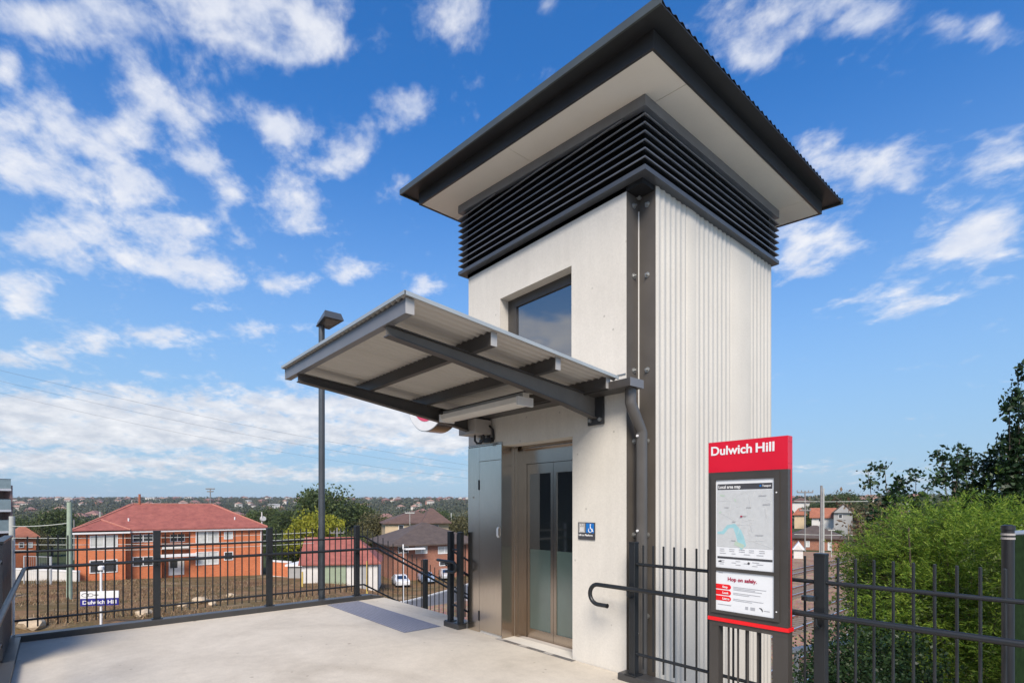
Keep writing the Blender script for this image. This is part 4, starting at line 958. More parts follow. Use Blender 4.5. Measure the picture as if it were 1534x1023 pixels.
# cream flats and brown brick house
r,A,B,L,ang=house_px('cream_flats',577,104,672,108,12,-10,Zp(785,104),2.4,'cream','tile_brown','cream rendered flats with brown hip roofs behind the brown brick house','flats',wins=((597,605,786,794,'g'),(627,637,785,791,'g'),(643,657,785.5,790,'g')))
hip(MB(),L*.58,L,-.8,11,Zp(785,104)+10.25,2.9,.4).build('roof',M['tile_brown'],r)
r,A,B,L,ang=house_px('brown_brick_house',590,74,716,80,13,-9.5,Zp(816.5,76),2.9,'brick_brown','tile_dark','brown brick house with a wide brown hip roof behind the parked cars','house',wins=((622,640,818,829,'c'),(656,676,818,829,'c'),(658,674,840,847,'g'),(596,612,818,828,'g')),ov=.9)
MB().box(fx(603,A,B),fx(632,A,B),-1.6,-.05,Zp(822,75)+9.5,Zp(820,75)+9.5).build('awning',M['white'],r)
# far left apartment block with balconies
r=empty('apartment_block',(0,0,0),'brown apartment block with white edged balconies at the far left edge','apartments')
A=at(U(-75),70); B=at(U(19),76); L=(B-A).length; ang=math.atan2((B-A).y,(B-A).x); zb=-10
wallm=mat('brown_render',(.20,.15,.13),.8,0,.1,1)
top=Zp(717,75)-zb
MB().box(0,L-3.2,0,10,0,top+1.6).build('wall',wallm,r); MB().box(L-3.199,L,1.8,10,0,top-.8).build('wall',wallm,r)
MB().box(L-.28,L-.002,-.0,1.799,0,top-.9).build('side_wall',mat('pink_brick_wall',(.30,.19,.17),.8,0,.15,2),r)
bal=mat('balcony_glass',(.30,.38,.38),.15,0,.1,2)
for zt_,zbm in ((717,731.5),(747,763),(778,795),(809,826)):
    z1=Zp(zt_,75)-zb; z0=Zp(zbm,75)-zb
    sl=MB().box(L-3.3,L-.285,-.3,1.797,z0-.32,z0-.02).build('balcony_slab',M['white'],r)
    q=MB().box(L-3.25,L-.30,-.25,-.21,z0,z1-.05).build('balustrade',bal,sl); 
    MB().box(L-3.25,L-.29,-.27,-.19,z1-.049,z1).build('handrail',M['fence'],sl)
    MB().box(L-2.6,L-1.2,1.74,1.797,z0,z0+2.0).build('balcony_door',M['wglass'],r)
place(r,A,ang,zb)
r,A,B,L,ang=house_px('orange_cottage',22,88,54,90,8,-9.5,Zp(806,88),1.7,'brick_orange','tile_orange','small orange brick cottage with terracotta roof at far left','cottage',wins=((28,36,812,820,'g'),(42,49,812,820,'c')))
o=empty('low_white_wall',(0,0,0),'low white wall in front of the brick flats at the left','wall'); Aw,Bw=at(U(22),62),at(U(117),59.5); MB().box(0,(Bw-Aw).length,0,.2,0,Zp(856,60)+8.4).build('panel',M['render'],o)
MB().box(0,(Bw-Aw).length,-.04,.24,Zp(856,60)+8.4,Zp(855,60)+8.5).build('coping',M['white'],o); place(o,Aw,math.atan2((Bw-Aw).y,(Bw-Aw).x),-8.4)
# gate frame
o=empty('site_gate',(0,0,0),'pale steel framed mesh gate left of the green power pole','gate'); Aw=at(U(36),55); Bw=at(U(76),54); Lw=(Bw-Aw).length; hg=Zp(832,55)+7.9
gm=mat('gate_steel',(.48,.50,.50),.5,.3,.1,3)
for x in (0,Lw*.5,Lw): MB().tube([(x,0,0),(x,0,hg)],.06 if x!=Lw else .11,8).build('post',gm,o)
for z in (.6,hg-.05): MB().tube([(0,0,z),(Lw,0,z)],.035,6).build('rail',gm,o)
q=MB()
for k in range(1,14): q.tube([(Lw*k/14,0,.6),(Lw*k/14,0,hg)],.009,4)
q.build('mesh_infill',gm,o); place(o,Aw,math.atan2((Bw-Aw).y,(Bw-Aw).x),-7.9)

# ---------------------------------------------------------------- road, cars
V=[];Fr=[];n=60
def road_pt(s,off):      # runs beside the railway direction
    a=at(U(597),50.5); b_=at(U(700),66); d=(b_-a).normalized(); nrm_=Vector((-d.y,d.x,0)); p=a+d*s+nrm_*off
    t_=p.dot(Fv); u=p.dot(Rv)/max(t_,1); return (p.x,p.y,ground(u,t_))
rd=MB(); kb=MB(); vs=[]
for k in range(n+1):
    s=-20+k*1.6
    for off in (-5.0,-2.5,0): vs.append(tuple(np.array(road_pt(s,off))+np.array([0,0,.06])))
rd.add(vs,[(3*k+j,3*k+3+j,3*k+4+j,3*k+1+j) for k in range(n) for j in (0,1)])
tag(rd.build('road',mat('road_asphalt',(.12,.12,.125),.9,0,.15,1.5)),kind='structure')
vs=[]
for k in range(n+1):
    s=-4+k*1.6; a=np.array(road_pt(s,.02)); b_=np.array(road_pt(s,.32)); vs+=[tuple(a+[0,0,-.1]),tuple(a+[0,0,.2]),tuple(b_+[0,0,.2]),tuple(b_+[0,0,-.1])]
tag(MB().add(vs,[(4*k+i,4*k+4+i,4*k+5+i,4*k+1+i) for k in range(n) for i in range(3)]).build('kerb_line',M['render']),kind='structure')
vs=[]
for k in range(n+1):
    s=-20+k*1.6; a=np.array(road_pt(s,-7.2)); b_=np.array(road_pt(s,-5.04)); vs+=[tuple(a+[0,0,.11]),tuple(b_+[0,0,.11])]
tag(MB().add(vs,[(2*k,2*k+2,2*k+3,2*k+1) for k in range(n)]).build('footpath',mat('footpath_paving',(.42,.36,.32),.9,0,.1,2)),kind='structure')
def car(label,paint):
    r=empty('parked_car',(0,0,0),label,'car','cars parked beyond the stair fence')
    prof=[(-2.15,.35),(-2.2,.62),(-2.1,.86),(-1.75,.95),(-1.1,.97),(-.55,1.38),(.55,1.43),(1.25,1.30),(1.75,1.0),(2.1,.95),(2.2,.7),(2.15,.35)]
    mb=MB(); m_=len(prof); lv=[]
    for y,f,dz in ((-.86,.96,-.0),(-.80,1.0,0),(.80,1.0,0),(.86,.96,-.0)):
        for (x,z) in prof:
            inset=.16 if z>1.1 else 0; lv.append((x*f,y-(inset if y>0 else -inset),z if abs(y)<.85 else z*.985))
    fs=[(k*m_+i,k*m_+i+1,(k+1)*m_+i+1,(k+1)*m_+i) for k in range(3) for i in range(m_-1)]+[tuple(range(m_-1,-1,-1)),tuple(range(3*m_,4*m_))]+[(k*m_+m_-1,k*m_,(k+1)*m_,(k+1)*m_+m_-1) for k in range(3)]
    mb.add(lv,fs).build('body',paint,r,smooth=True)
    for s in (-1,1):
        y=.712*s
        MB().prism([(-.95,1.0),(-.52,1.33),(.1,1.37),(.1,1.0)],'y',y-.008*s,y+.012*s).build('side_window',M['pane'],r)
        MB().prism([(.16,1.0),(.16,1.37),(.6,1.36),(1.2,1.25),(1.5,1.02)],'y',y-.008*s,y+.012*s).build('side_window',M['pane'],r)
        for x in (-1.35,1.35):
            wv=MB().tube([(x,.70*s,.33),(x,.885*s,.33)],.33,18).build('wheel',M['black'],r); MB().tube([(x,.886*s,.33),(x,.895*s,.33)],.2,14).build('rim',M['bolt'],wv)
        MB().box(-2.19,-2.06,.5*s-.16,.5*s+.16,.66,.78).build('headlight',M['offwhite'],r); MB().box(2.10,2.2,.58*s-.15,.58*s+.15,.74,.86).build('tail_light',M['red'],r)
    MB().add([(-1.10,-.62,1.0),(-1.10,.62,1.0),(-.60,.55,1.365),(-.60,-.55,1.365)],[(0,1,2,3)]).build('windscreen',M['pane'],r)
    MB().add([(1.30,-.55,1.30),(1.30,.55,1.30),(1.70,.62,1.04),(1.70,-.62,1.04)],[(0,1,2,3)]).build('rear_window',M['pane'],r)
    return r
silver=mat('silver_paint',(.55,.57,.60),.3,.3,.04,2,coat=.5); whitep=mat('white_car_paint',(.72,.73,.74),.3,0,.03,2,coat=.5)
bluep=mat('pale_blue_paint',(.36,.45,.58),.3,.2,.04,2,coat=.5); greyp=mat('dark_grey_paint',(.10,.11,.12),.3,.3,.05,2,coat=.5)
aR=math.atan2(*(list((at(U(700),66)-at(U(597),50.5)).normalized())[1::-1]))
for px,t_,lab,pt,da in ((600,68,'white parked car beyond the stair fence, nose towards the shed',whitep,.7),(638,72,'pale blue parked car between the sloping handrail and the brick house',bluep,.65),(668,76,'silver parked car nearest the lift tower',silver,.6),(552,66,'dark grey parked car half hidden by the fence corner post',greyp,.5),(622,79,'white parked car behind the pale blue one',whitep,.3)):
    c=car(lab,pt); c.location=gat(U(px),t_,.05); c.rotation_euler=(0,0,aR+da)

# ---------------------------------------------------------------- poles, wires, platform sign
M['green_pole']=mat('weathered_green_pole',(.30,.37,.28),.85,0,.15,3)
M['grey_pole']=mat('grey_pole_paint',(.22,.21,.20),.8,0,.15,3)
M['conc_pole']=mat('concrete_pole',(.40,.41,.38),.85,0,.1,3)
def pole(name,px,pyt,t_,dpx,m_,label,cat='pole',arms=(),zb=None):
    u=U(px); zb=ground(u,t_)-.3 if zb is None else zb; zt=Zp(pyt,t_); r_=dpx/2/FPX*t_; p=at(u,t_); o=empty(name,(p.x,p.y,zb),label,cat)
    MB().tube([(p.x,p.y,zb),(p.x,p.y,zt)],[r_*1.08,r_*.9],10).build('shaft',m_,o,smooth=True)
    for (dz,half) in arms:
        a=p-Rv*half; b_=p+Rv*half; MB().tube([(a.x,a.y,zt-dz),(b_.x,b_.y,zt-dz)],.07*t_/60,6).build('crossarm',m_,o)
        for q in (a,b_,a.lerp(b_,.28),a.lerp(b_,.72)): MB().tube([(q.x,q.y,zt-dz),(q.x,q.y,zt-dz+.35)],.06*t_/60,6).build('insulator',M['grey_pole'],o)
    return o
pole('power_pole',104,752,40,7.2,M['green_pole'],'thick pale green power pole left of the brick flats')
pole('concrete_post',18,773,42,8,M['conc_pole'],'pale concrete post in front of the balcony apartment block','post')
pole('street_pole',150,766,130,2.0,M['conc_pole'],'thin pale pole rising behind the left of the red roof')
pole('street_pole',111,778,110,2.0,M['grey_pole'],'thin grey pole just right of the green power pole')
fo=pole('floodlight_mast',315,731,420,1.6,M['grey_pole'],'distant floodlight mast on the skyline above the red roof','mast',arms=((0.5,3.4),(2.6,2.4)))
pole('sign_pole',604,815,48,2.4,M['white'],'thin white pole seen through the sloping stair fence')
pole('marker_post',550,840,50,2.6,mat('yellow_post',(.55,.40,.10),.6,0,.1,3),'short yellow post beside the shed, behind the fence corner','post')
pole('marker_post',453,856,52,2.6,bpy.data.materials['yellow_post'],'short yellow post at the left corner of the shed','post')
pole('roof_antenna',614,766,103,.9,M['conc_pole'],'thin television aerial over the cream flats','aerial',arms=((.3,.9),),zb=-2)
o=pole('street_pole',505,790,78,2.2,M['grey_pole'],'grey street pole with small crossarm right of the yellow tree',arms=((.8,1.0),))
pole('street_pole',676,768,140,1.6,M['conc_pole'],'thin pale pole beside the cream flats')
ro2=pole('utility_pole',1206,735,88,2.2,M['grey_pole'],'tall slim utility pole with crossarm beside the sign',arms=((.25,1.3),(3.3,.9)))
pole('rail_mast',1230.5,727,60,3.8,M['grey_pole'],'dark steel rail mast behind the fence post, left of its pale twin','mast')
pole('rail_mast',1233.8,731,61,2.2,M['conc_pole'],'pale rail mast standing right against a dark one','mast')
pole('rail_mast',1228,786,75,1.6,M['conc_pole'],'short pale mast left of the dark steel rail mast','mast')
pole('rail_mast',1245.5,793,78,1.4,M['conc_pole'],'short pale mast in front of the brown roofed rail building','mast',arms=((.1,.5),))
pole('wood_post',1429,720,19,5.0,mat('rusty_post',(.13,.085,.065),.85,0,.2,5),'rusty brown post sticking up from the shrubs','post',zb=-1)
pole('signal_post',1271,785,55,1.8,mat('rail_brown',(.22,.17,.10),.85,0,.2,5),'brown leaning signal post with a white lamp near the tracks','post')
# wires
wm_=mat('wire',(.10,.10,.11),.6); wp_=mat('pale_wire',(.50,.52,.46),.6)
def wire(name,a,b_,sag,r_,m_,label):
    pts=[]
    for k in range(15):
        f=k/14; p=Vector(a).lerp(Vector(b_),f); p.z-=sag*4*f*(1-f); pts.append(p)
    o=MB().tube(pts,r_,5).build(name,m_); tag(o,label,'wire'); return o
def pz(px,py,t_): return at(U(px),t_,Zp(py,t_))
wire('overhead_wire',pz(-60,540,50),pz(760,705,68),.8,.011,wm_,'topmost thin overhead wire crossing the sky at the left')
wire('overhead_wire',pz(-60,556,50),pz(760,712,68),1.0,.010,wm_,'middle thin overhead wire crossing the sky at the left')
wire('overhead_wire',pz(-60,574,50),pz(760,722,68),1.2,.009,wm_,'lowest thin overhead wire crossing the sky at the left')
for (ya,yb,lb_) in ((805,797,'highest'),(815,806,'second'),(824,813,'third')):
    wire('service_wire',pz(-30,ya,38),pz(470,yb,52),.25,.025,wp_,lb_+' pale service wire passing in front of the brick flats')
wire('service_wire',pz(14,788,42),pz(104,783,40),.1,.03,wp_,'pale cable running from the concrete post to the green pole')
for (ya,yb,lb_) in ((750.5,750.5,'upper'),(800,801,'lower')):
    wire('rail_wire',pz(1190,ya,62),pz(1300,yb,62),.05,.03,wp_,lb_+' thin overhead wire along the railway masts')
# platform name sign
t_=27; psn=empty('platform_sign',tuple(pz(149,930,t_)),'blue and white platform name sign on a white pole, seen through the fence','sign')
ctr=pz(149.5,896,t_); hx=(25.5/FPX*t_)
ax=(Rv*.97+Fv*.22).normalized(); ang=math.atan2(ax.y,ax.x)
psn.rotation_euler=(0,0,0)
sgn=[]
def pl(mb,x0,x1,y0,y1,z0,z1):
    R=Matrix.Rotation(ang,3,'Z'); b0=len(mb.v); mb.box(x0,x1,y0,y1,z0,z1); mb.v[b0:]=[tuple(R@Vector(v)+Vector((ctr.x,ctr.y,0))) for v in mb.v[b0:]]; return mb
zt_=Zp(885,t_); zm=Zp(895.5,t_); zb_=Zp(906.5,t_); hx=25/FPX*t_
fp=pl(MB(),-hx,hx,-.03,.03,zb_,zm-.002).build('name_panel',M['navy'],psn); up_=pl(MB(),-hx,hx,-.03,.03,zm,zt_).build('upper_panel',M['white'],psn)
MB().tube([(ctr.x+Fv.x*.08,ctr.y+Fv.y*.08,Zp(945,t_)),(ctr.x+Fv.x*.08,ctr.y+Fv.y*.08,Zp(856,t_))],.055,10).build('pole',M['white'],psn)
gl=MB(); gc=Vector((ctr.x+Fv.x*.08,ctr.y+Fv.y*.08,Zp(851,t_)))
gl.tube([(gc.x,gc.y,gc.z-.14),(gc.x,gc.y,gc.z-.08),(gc.x,gc.y,gc.z+.08),(gc.x,gc.y,gc.z+.14)],[.06,.13,.14,.05],14).build('lamp_head',M['white'],psn,smooth=True)
R3=Matrix.Rotation(ang,3,'Z')
def onsign(x,z): v=R3@Vector((x,-.034,0)); return (ctr.x+v.x,ctr.y+v.y,z)
txt('Dulwich Hill',.27,onsign(-hx+.09,zb_+.09),M['white'],fp,rot=(PI/2,0,ang),width=2*hx-.2,bold=.006)
for r_,xx in ((.09,-hx+.22),(.075,-hx+.45)): 
    q=MB(); q.tube([onsign(xx+r_*1.7*math.cos(a),(zm+zt_)/2+r_*math.sin(a)) for a in np.linspace(0,2*PI,20)],.012,5).build('logo_oval',M['ink'],up_)
a0,b0_=onsign(-hx+.62,(zm+zt_)/2),onsign(hx-.9,(zm+zt_)/2); MB().tube([a0,b0_],.02,5).build('logo_line',M['ink'],up_)

# ---------------------------------------------------------------- railway on the right
M['ballast']=None
m,t,b=nt('ballast'); v=coords(t); vo=N(t,'ShaderNodeTexVoronoi'); vo.inputs['Scale'].default_value=9; t.links.new(v,vo.inputs['Vector'])
c=ramp(t,noise(t,v,.5,6),[(.35,(.20,.115,.07)),(.65,(.31,.20,.13))]); c=mixc(t,.5,c,vo.outputs['Color'],'SOFT_LIGHT'); t.links.new(c,b.inputs['Base Color']); b.inputs['Roughness'].default_value=.95
bump(t,b,vo.outputs['Distance'],.6,.05); bal_=m
ZR=-5.85
tag(MB().add([(-34,16,ZR),(-6.2,16,ZR),(-6.2,150,ZR-.01),(-34,150,ZR-.01)],[(0,1,2,3)]).build('rail_bed',bal_),kind='structure')
railm=mat('rail_rust',(.16,.075,.05),.7,.3,.2,3); headm=mat('rail_head',(.62,.60,.58),.3,.8,.1,3); slp=mat('sleeper',(.19,.15,.12),.9,0,.2,4)
def curve_x(x0,y): return x0-.00042*max(0,y-30)**2*(1 if x0<-14 else .5)
for k,(x0,lab) in enumerate(((-9.3,'railway track nearest the fence, half hidden by bushes'),(-13.4,'second railway track from the fence'),(-18.2,'third railway track from the fence, rusty rails'),(-23.4,'farthest railway track, before the brown roofed building'))):
    tr=empty('railway_track',(x0,20,ZR),lab,'railway track','railway tracks beyond the fence'); sl=MB()
    yy=18.0; nS=0
    while yy<112:
        cx_=curve_x(x0,yy); sl.box(cx_-1.25,cx_+1.25,yy-.12,yy+.12,ZR+.005,ZR+.08); yy+=.62 if yy<70 else 1.24
    so_=sl.build('sleepers',slp,tr); so_['kind']='stuff'
    for s in (-.76,.76):
        for nm,w_,z0,z1,mm in (('rail',.07,.081,.20,railm),('rail_head',.05,.201,.216,headm)):
            ys_=np.linspace(18,120,40); vs=[]
            for y in ys_:
                cx_=curve_x(x0,y)+s; vs+=[(cx_-w_,y,ZR+z0),(cx_-w_*.6,y,ZR+z1),(cx_+w_*.6,y,ZR+z1),(cx_+w_,y,ZR+z0)]
            p_=MB().add(vs,[(4*i+j,4*i+4+j,4*i+5+j,4*i+1+j) for i in range(39) for j in range(3)])
            if nm=='rail': rl=p_.build('rail',mm,tr)
            else: p_.build('rail_head',mm,rl)
# buildings beyond the tracks
def rhouse(*a,**k): return house_px(*a,**k)
r,A,B,L,ang=rhouse('rail_building',1180,92,1264,None,8,-6,Zp(808,88),2.0,'brick_brown','tile_dark','long brown brick rail building with a dark low roof beyond the tracks','building',wins=((1207,1213,810,819,'c'),(1240,1246,812,824,'c')))
rhouse('white_hut',1189,76,1203,None,3.0,-6.2,Zp(824,75),1.1,'render','white','small white gabled hut beside the farthest track','hut',front=True,ov=.2)
rhouse('orange_roof_house',1216,134,1250,None,7,-5,Zp(776,132),2.4,'render','tile_orange','white house with an orange tiled roof on the slope beyond the railway','house',gable=True,wins=((1226,1230,776,781,'g'),))
rhouse('grey_gable_house',1249,128,1277,None,7,-5,Zp(768,126),2.2,'grey_render','tile_dark','grey gable house right of the orange roofed one','house',front=True,wins=((1256,1262,770,776,'g'),))
rhouse('hill_house',1186,195,1213,None,8,-4,Zp(752,190),1.6,'render','tile_brown','pale house high on the slope behind the slim utility pole','house')
rhouse('terracotta_house',1190,145,1206,None,6,-5,Zp(772,140),1.8,'cream','tile_orange','small cream house with terracotta roof left of the slim utility pole','house')
rhouse('white_villa',1345,122,1362,None,6,-4,Zp(757,118),0.6,'render','galv','white house glimpsed through the shrubs','house')
# galvanised rail below the fence
o=empty('service_rail',(-3,12,-3),'galvanised pipe rail low down behind the fence by the bushes','handrail'); gz=mat('galvanised_pipe',(.42,.43,.44),.4,.7,.1,6)
a,b_=pz(1180,975,11.5),pz(1300,958,12.5); MB().tube([a,b_],.075,10).build('top_rail',gz,o)
for f in (.1,.6): p=a.lerp(b_,f); MB().tube([p,(p.x,p.y,-6)],.05,8).build('post',gz,o)

# ---------------------------------------------------------------- shrubs beside the deck
def spray_mesh(roots,dirs,length,npairs,leaf,asp):
    """feathery sprays: an arching twig carrying pairs of thin leaflets"""
    n=len(roots); d=dirs/np.linalg.norm(dirs,axis=1,keepdims=True); L=length*(.6+.8*RNG.random((n,1)))
    side=np.cross(d,np.array([0,0,1.])+RNG.normal(size=(n,3))*.3); side/=np.linalg.norm(side,axis=1,keepdims=True)
    Vs=[]
    for k in range(npairs):
        f=(k+.5)/npairs; c=roots+d*L*f+np.array([0,0,-1.])*L*.22*f*f
        for s in (-1,1):
            tip=c+(side*s*.75+d*.75+RNG.normal(size=(n,3))*.22)*leaf*(1-.45*f)*(.7+.6*RNG.random((n,1))); mid=(c+tip)/2; wv=np.cross(tip-c,RNG.normal(size=(n,3))); wv/=np.linalg.norm(wv,axis=1,keepdims=True)+1e-9
            Vs.append(np.stack([c,mid+wv*leaf*asp,tip,mid-wv*leaf*asp],1))
    V=np.concatenate(Vs,0).reshape(-1,3); return V,np.arange(len(V)).reshape(-1,4)
def lobe(px,py,t_,rx,rz,ry=None): 
    c=at(U(px),t_,Zp(py,t_)); k=t_/FPX; return ((c.x,c.y,c.z),(rx*k,(ry or rx)*k,rz*k))
def shrub(name,lobes,n,length,npairs,leaf,asp,lm,label,root,bark='bark',nb=14,shell=.45,clump=.16):
    o=empty(name,root,label,'shrub')
    P=crown_points(lobes,n,shell,clump,6); cen=np.mean([l[0] for l in lobes],axis=0); D=P-cen; D/=np.linalg.norm(D,axis=1,keepdims=True); D=D*.7+RNG.normal(size=P.shape)*.5; D[:,2]+=.25
    V,Fq=spray_mesh(P,D,length,npairs,leaf,asp); arrmesh('crown',V,Fq,M[lm],o)
    mb=MB()
    for k in range(nb):
        l=lobes[k%len(lobes)]; d=RNG.normal(size=3)*.5; e_=np.array(l[0])+d*np.array(l[1]); r0=np.array(root)+RNG.normal(size=3)*[.25,.25,0]; m1=r0*.45+e_*.55+RNG.normal(size=3)*.2
        mb.tube([r0,m1,e_],[.06,.035,.010],6)
    for c_ in [mb]: c_.build('branches',M[bark],o,smooth=True)['kind']='stuff'
    return o
    return o
fl=[lobe(1440,850,9.8,100,80),lobe(1360,840,10.2,55,50),lobe(1500,900,8.8,70,100),lobe(1400,940,9.3,90,80),lobe(1470,985,8.8,100,70)]
rs2=random.Random(21)
for k in range(44):
    px=rs2.uniform(1300,1560); top=770+max(0,1400-px)*.55; py=rs2.uniform(top,1010); r0=rs2.uniform(20,42)
    fl.append(lobe(px,py,rs2.uniform(8.2,9.6),r0,r0*.8))
for (px,py,r0) in ((1490,800,45),(1530,800,45),(1520,850,50),(1560,860,50),(1500,770,30),(1550,920,55),(1470,780,30),(1520,960,50)): fl.append(lobe(px,py,7.4,r0,r0*.8))
pr=at(U(1430),9.5)
fsh=shrub('feathery_shrub',fl,15000,.27,7,.075,.085,'leaf_fern','big bright green feathery shrub filling the view behind the right fence',(pr.x,pr.y,-6),nb=26,shell=.6,clump=.26)
dk=[l for i,l in enumerate(fl) if i%3==0]+[lobe(1310,840,9.9,35,35),lobe(1335,800,10.2,30,25),lobe(1345,900,9.4,45,45),lobe(1310,900,9.6,35,40)]
P=crown_points(dk,4200,.5,.3,6); D=RNG.normal(size=P.shape); D[:,2]+=.3; V,Fq=spray_mesh(P,D,.2,5,.06,.2); arrmesh('old_foliage',V,Fq,M['leaf_mid'],fsh)
P=crown_points([lobe(1320,810,10,40,35),lobe(1400,790,10.2,50,22),lobe(1345,860,9.6,30,30)],700,.3,.3,6); D=RNG.normal(size=P.shape); V,Fq=spray_mesh(P,D,.18,4,.06,.16); arrmesh('dry_foliage',V,Fq,M['leaf_brown'],fsh)
dl=[lobe(1290,985,7.6,75,55),lobe(1250,1000,7.8,45,45),lobe(1350,1000,7.4,60,60),lobe(1300,1030,7.2,110,45),lobe(1230,1015,8,40,30)]
pr=at(U(1290),7.6)
o=empty('dark_shrub',(pr.x,pr.y,-6),'low dark glossy leaved shrub behind the lower bars of the right fence','shrub')
V,Fq=leaves(crown_points(dl,15000,.35,.18,8),.05,.6,.3); arrmesh('crown',V,Fq,M['leaf_gloss'],o)
mb=MB(); [mb.tube([(pr.x,pr.y,-6),np.array(l[0])-[0,0,1],l[0]],[.07,.04,.012],6) for l in dl]; mb.build('branches',M['bark'],o)['kind']='stuff'
# sapling with dark leaves against the sky
def branchy(name,label,root,tips,r0,leaf,lm,per,spread,bark='bark',cat='tree',sub=3,asp=.55):
    o=empty(name,root,label,cat); mb=MB(); LP=[]
    for tip in tips:
        a=np.array(root,float); e_=np.array(tip,float); mid=a*.5+e_*.5+RNG.normal(size=3)*.12; mb.tube([a,mid,e_],[r0,r0*.6,r0*.18],7)
        for s in range(sub):
            f=.55+.45*RNG.random(); p=mid+(e_-mid)*f; q=p+RNG.normal(size=3)*spread*1.6; mb.tube([p,(p+q)/2+RNG.normal(size=3)*.03,q],[r0*.25,r0*.16,r0*.06],5)
            m_=int(per); ff=RNG.random((m_,1)); LP.append(p+(q-p)*ff+RNG.normal(size=(m_,3))*spread*.45)
        m_=int(per); ff=RNG.random((m_,1))**.6; LP.append(mid+(e_-mid)*ff+RNG.normal(size=(m_,3))*spread*.6)
    mb.build('trunk',M[bark],o,smooth=True)
    V,Fq=leaves(np.concatenate(LP),leaf,asp,.4); arrmesh('crown',V,Fq,M[lm],o); return o
tp_=lambda px,py,t_: tuple(pz(px,py,t_))
root=tuple(at(U(1500),9,-4.5))
branchy('sapling',"slender dark leaved sapling reaching up at the right edge of the sky",root,[tp_(1525,560,9),tp_(1512,605,9),tp_(1528,640,9),tp_(1545,590,9),tp_(1518,690,9),tp_(1535,720,9),tp_(1550,650,9),tp_(1505,740,9)],.035,.085,'leaf_gloss',110,.15,sub=6)
root=tuple(at(U(1460),9.6,-4.5))
branchy('sapling','spreading dark leaved sapling with a branch reaching left over the shrub',root,[tp_(1412,680,9.6),tp_(1435,668,9.6),tp_(1455,672,9.6),tp_(1448,710,9.6),tp_(1475,700,9.6),tp_(1470,735,9.6),tp_(1490,690,9.6),tp_(1440,740,9.6),tp_(1495,730,9.6),tp_(1420,750,9.6)],.03,.085,'leaf_gloss',80,.15,sub=6)
root=tuple(at(U(1345),15,-5))
branchy('sapling','smaller sapling with sparse leaves above the shrub on its left side',root,[tp_(1300,705,15),tp_(1325,698,15),tp_(1345,715,15),tp_(1372,708,15),tp_(1330,735,15),tp_(1390,728,15),tp_(1360,745,15),tp_(1315,740,15)],.035,.13,'leaf_gloss',60,.2,sub=4)
root=tuple(at(U(1320),17,-5.5))
branchy('bare_shrub','tangle of bare pale branches with dry leaves beside the tracks',root,[tp_(1295,800,17),tp_(1290,770,17),tp_(1300,790,17),tp_(1330,780,17),tp_(1320,760,17),tp_(1350,790,17),tp_(1290,830,17),tp_(1310,815,17),tp_(1365,770,17),tp_(1345,815,17)],.05,.14,'leaf_brown',45,.32,bark='bark_pale',cat='shrub',sub=6)
root=tuple(at(U(1310),14,-5.8))
branchy('weedy_shrub','olive weedy shrub with mixed dry leaves at the edge of the tracks',root,[tp_(1292,850,14),tp_(1315,845,14),tp_(1325,830,14),tp_(1340,850,14),tp_(1300,885,14),tp_(1320,880,14),tp_(1340,820,14),tp_(1285,915,14),tp_(1320,905,14)],.035,.10,'leaf_mid',90,.28,cat='shrub',sub=6)
root=tuple(at(U(1500),10.5,-5))
branchy('dry_creeper','brown dry twigs and leaves hanging by the right edge above the shrub',root,[tp_(1518,735,10.5),tp_(1530,760,10.5),tp_(1500,770,10.5),tp_(1480,775,10.5),tp_(1545,740,10.5)],.02,.10,'leaf_brown',50,.16,cat='creeper',sub=4)
# chain link fence at far right
cp=at(U(1510),4.0); cf=empty('chain_fence',(cp.x,cp.y,-1),'green screened chain link fence with a black post at the right edge','fence')
MB().tube([(cp.x,cp.y,-1.5),(cp.x,cp.y,Zp(793,4))],.038,16).build('post',M['black'],cf,smooth=True)
MB().tube([(cp.x,cp.y,Zp(793,4)),(cp.x,cp.y,Zp(787,4)),(cp.x,cp.y,Zp(785.5,4))],[.044,.042,.02],16).build('post_cap',M['black'],cf,smooth=True)
for z in (Zp(800,4),Zp(806,4)): MB().tube([(cp.x,cp.y,z-.008),(cp.x,cp.y,z+.008)],.042,16).build('clamp',M['boxgrey'],cf)
dirc=(Vector((.25,1,0))).normalized(); ec=cp+dirc*9
MB().tube([(cp.x,cp.y,Zp(799,4)),(ec.x,ec.y,Zp(799,4))],.021,10).build('top_rail',gz,cf)
scr=mat('shade_cloth',(.014,.027,.009),.95,0,.3,20,.4,90,spec=.05); nrm_=Vector((-dirc.y,dirc.x,0)); zt_=Zp(802,4)
p0=cp+dirc*.05-nrm_*.02; p1=ec-nrm_*.02; p2=p1-nrm_*.004; p3=p0-nrm_*.004
MB().prism([(p0.x,p0.y),(p1.x,p1.y),(p2.x,p2.y),(p3.x,p3.y)],'z',-1.2,zt_).build('screen',scr,cf)
mb=MB(); wr=.0026
for k in range(-44,110):
    for s in (1,-1):
        s0=k*.055; z0=-1.1; h=zt_-z0; L0=s0; 
        a=(s0,z0); b2=(s0+s*h,zt_)
        # clip to 0..3 m of fence
        xa,za=a; xb,zb2=b2
        def cl_(x,z,x2,z2,lim):
            f=(lim-x)/(x2-x); return lim,z+(z2-z)*f
        if max(xa,xb)<=0.06 or min(xa,xb)>=2.6: continue
        if xa<.06: xa,za=cl_(xa,za,xb,zb2,.06)
        if xb<.06: xb,zb2=cl_(a[0],a[1],b2[0],b2[1],.06)
        if xa>2.6: xa,za=cl_(a[0],a[1],b2[0],b2[1],2.6)
        if xb>2.6: xb,zb2=cl_(a[0],a[1],b2[0],b2[1],2.6)
        q=cp+dirc*xa; w2=cp+dirc*xb; mb.tube([(q.x,q.y,za),(w2.x,w2.y,zb2)],wr,4,False)
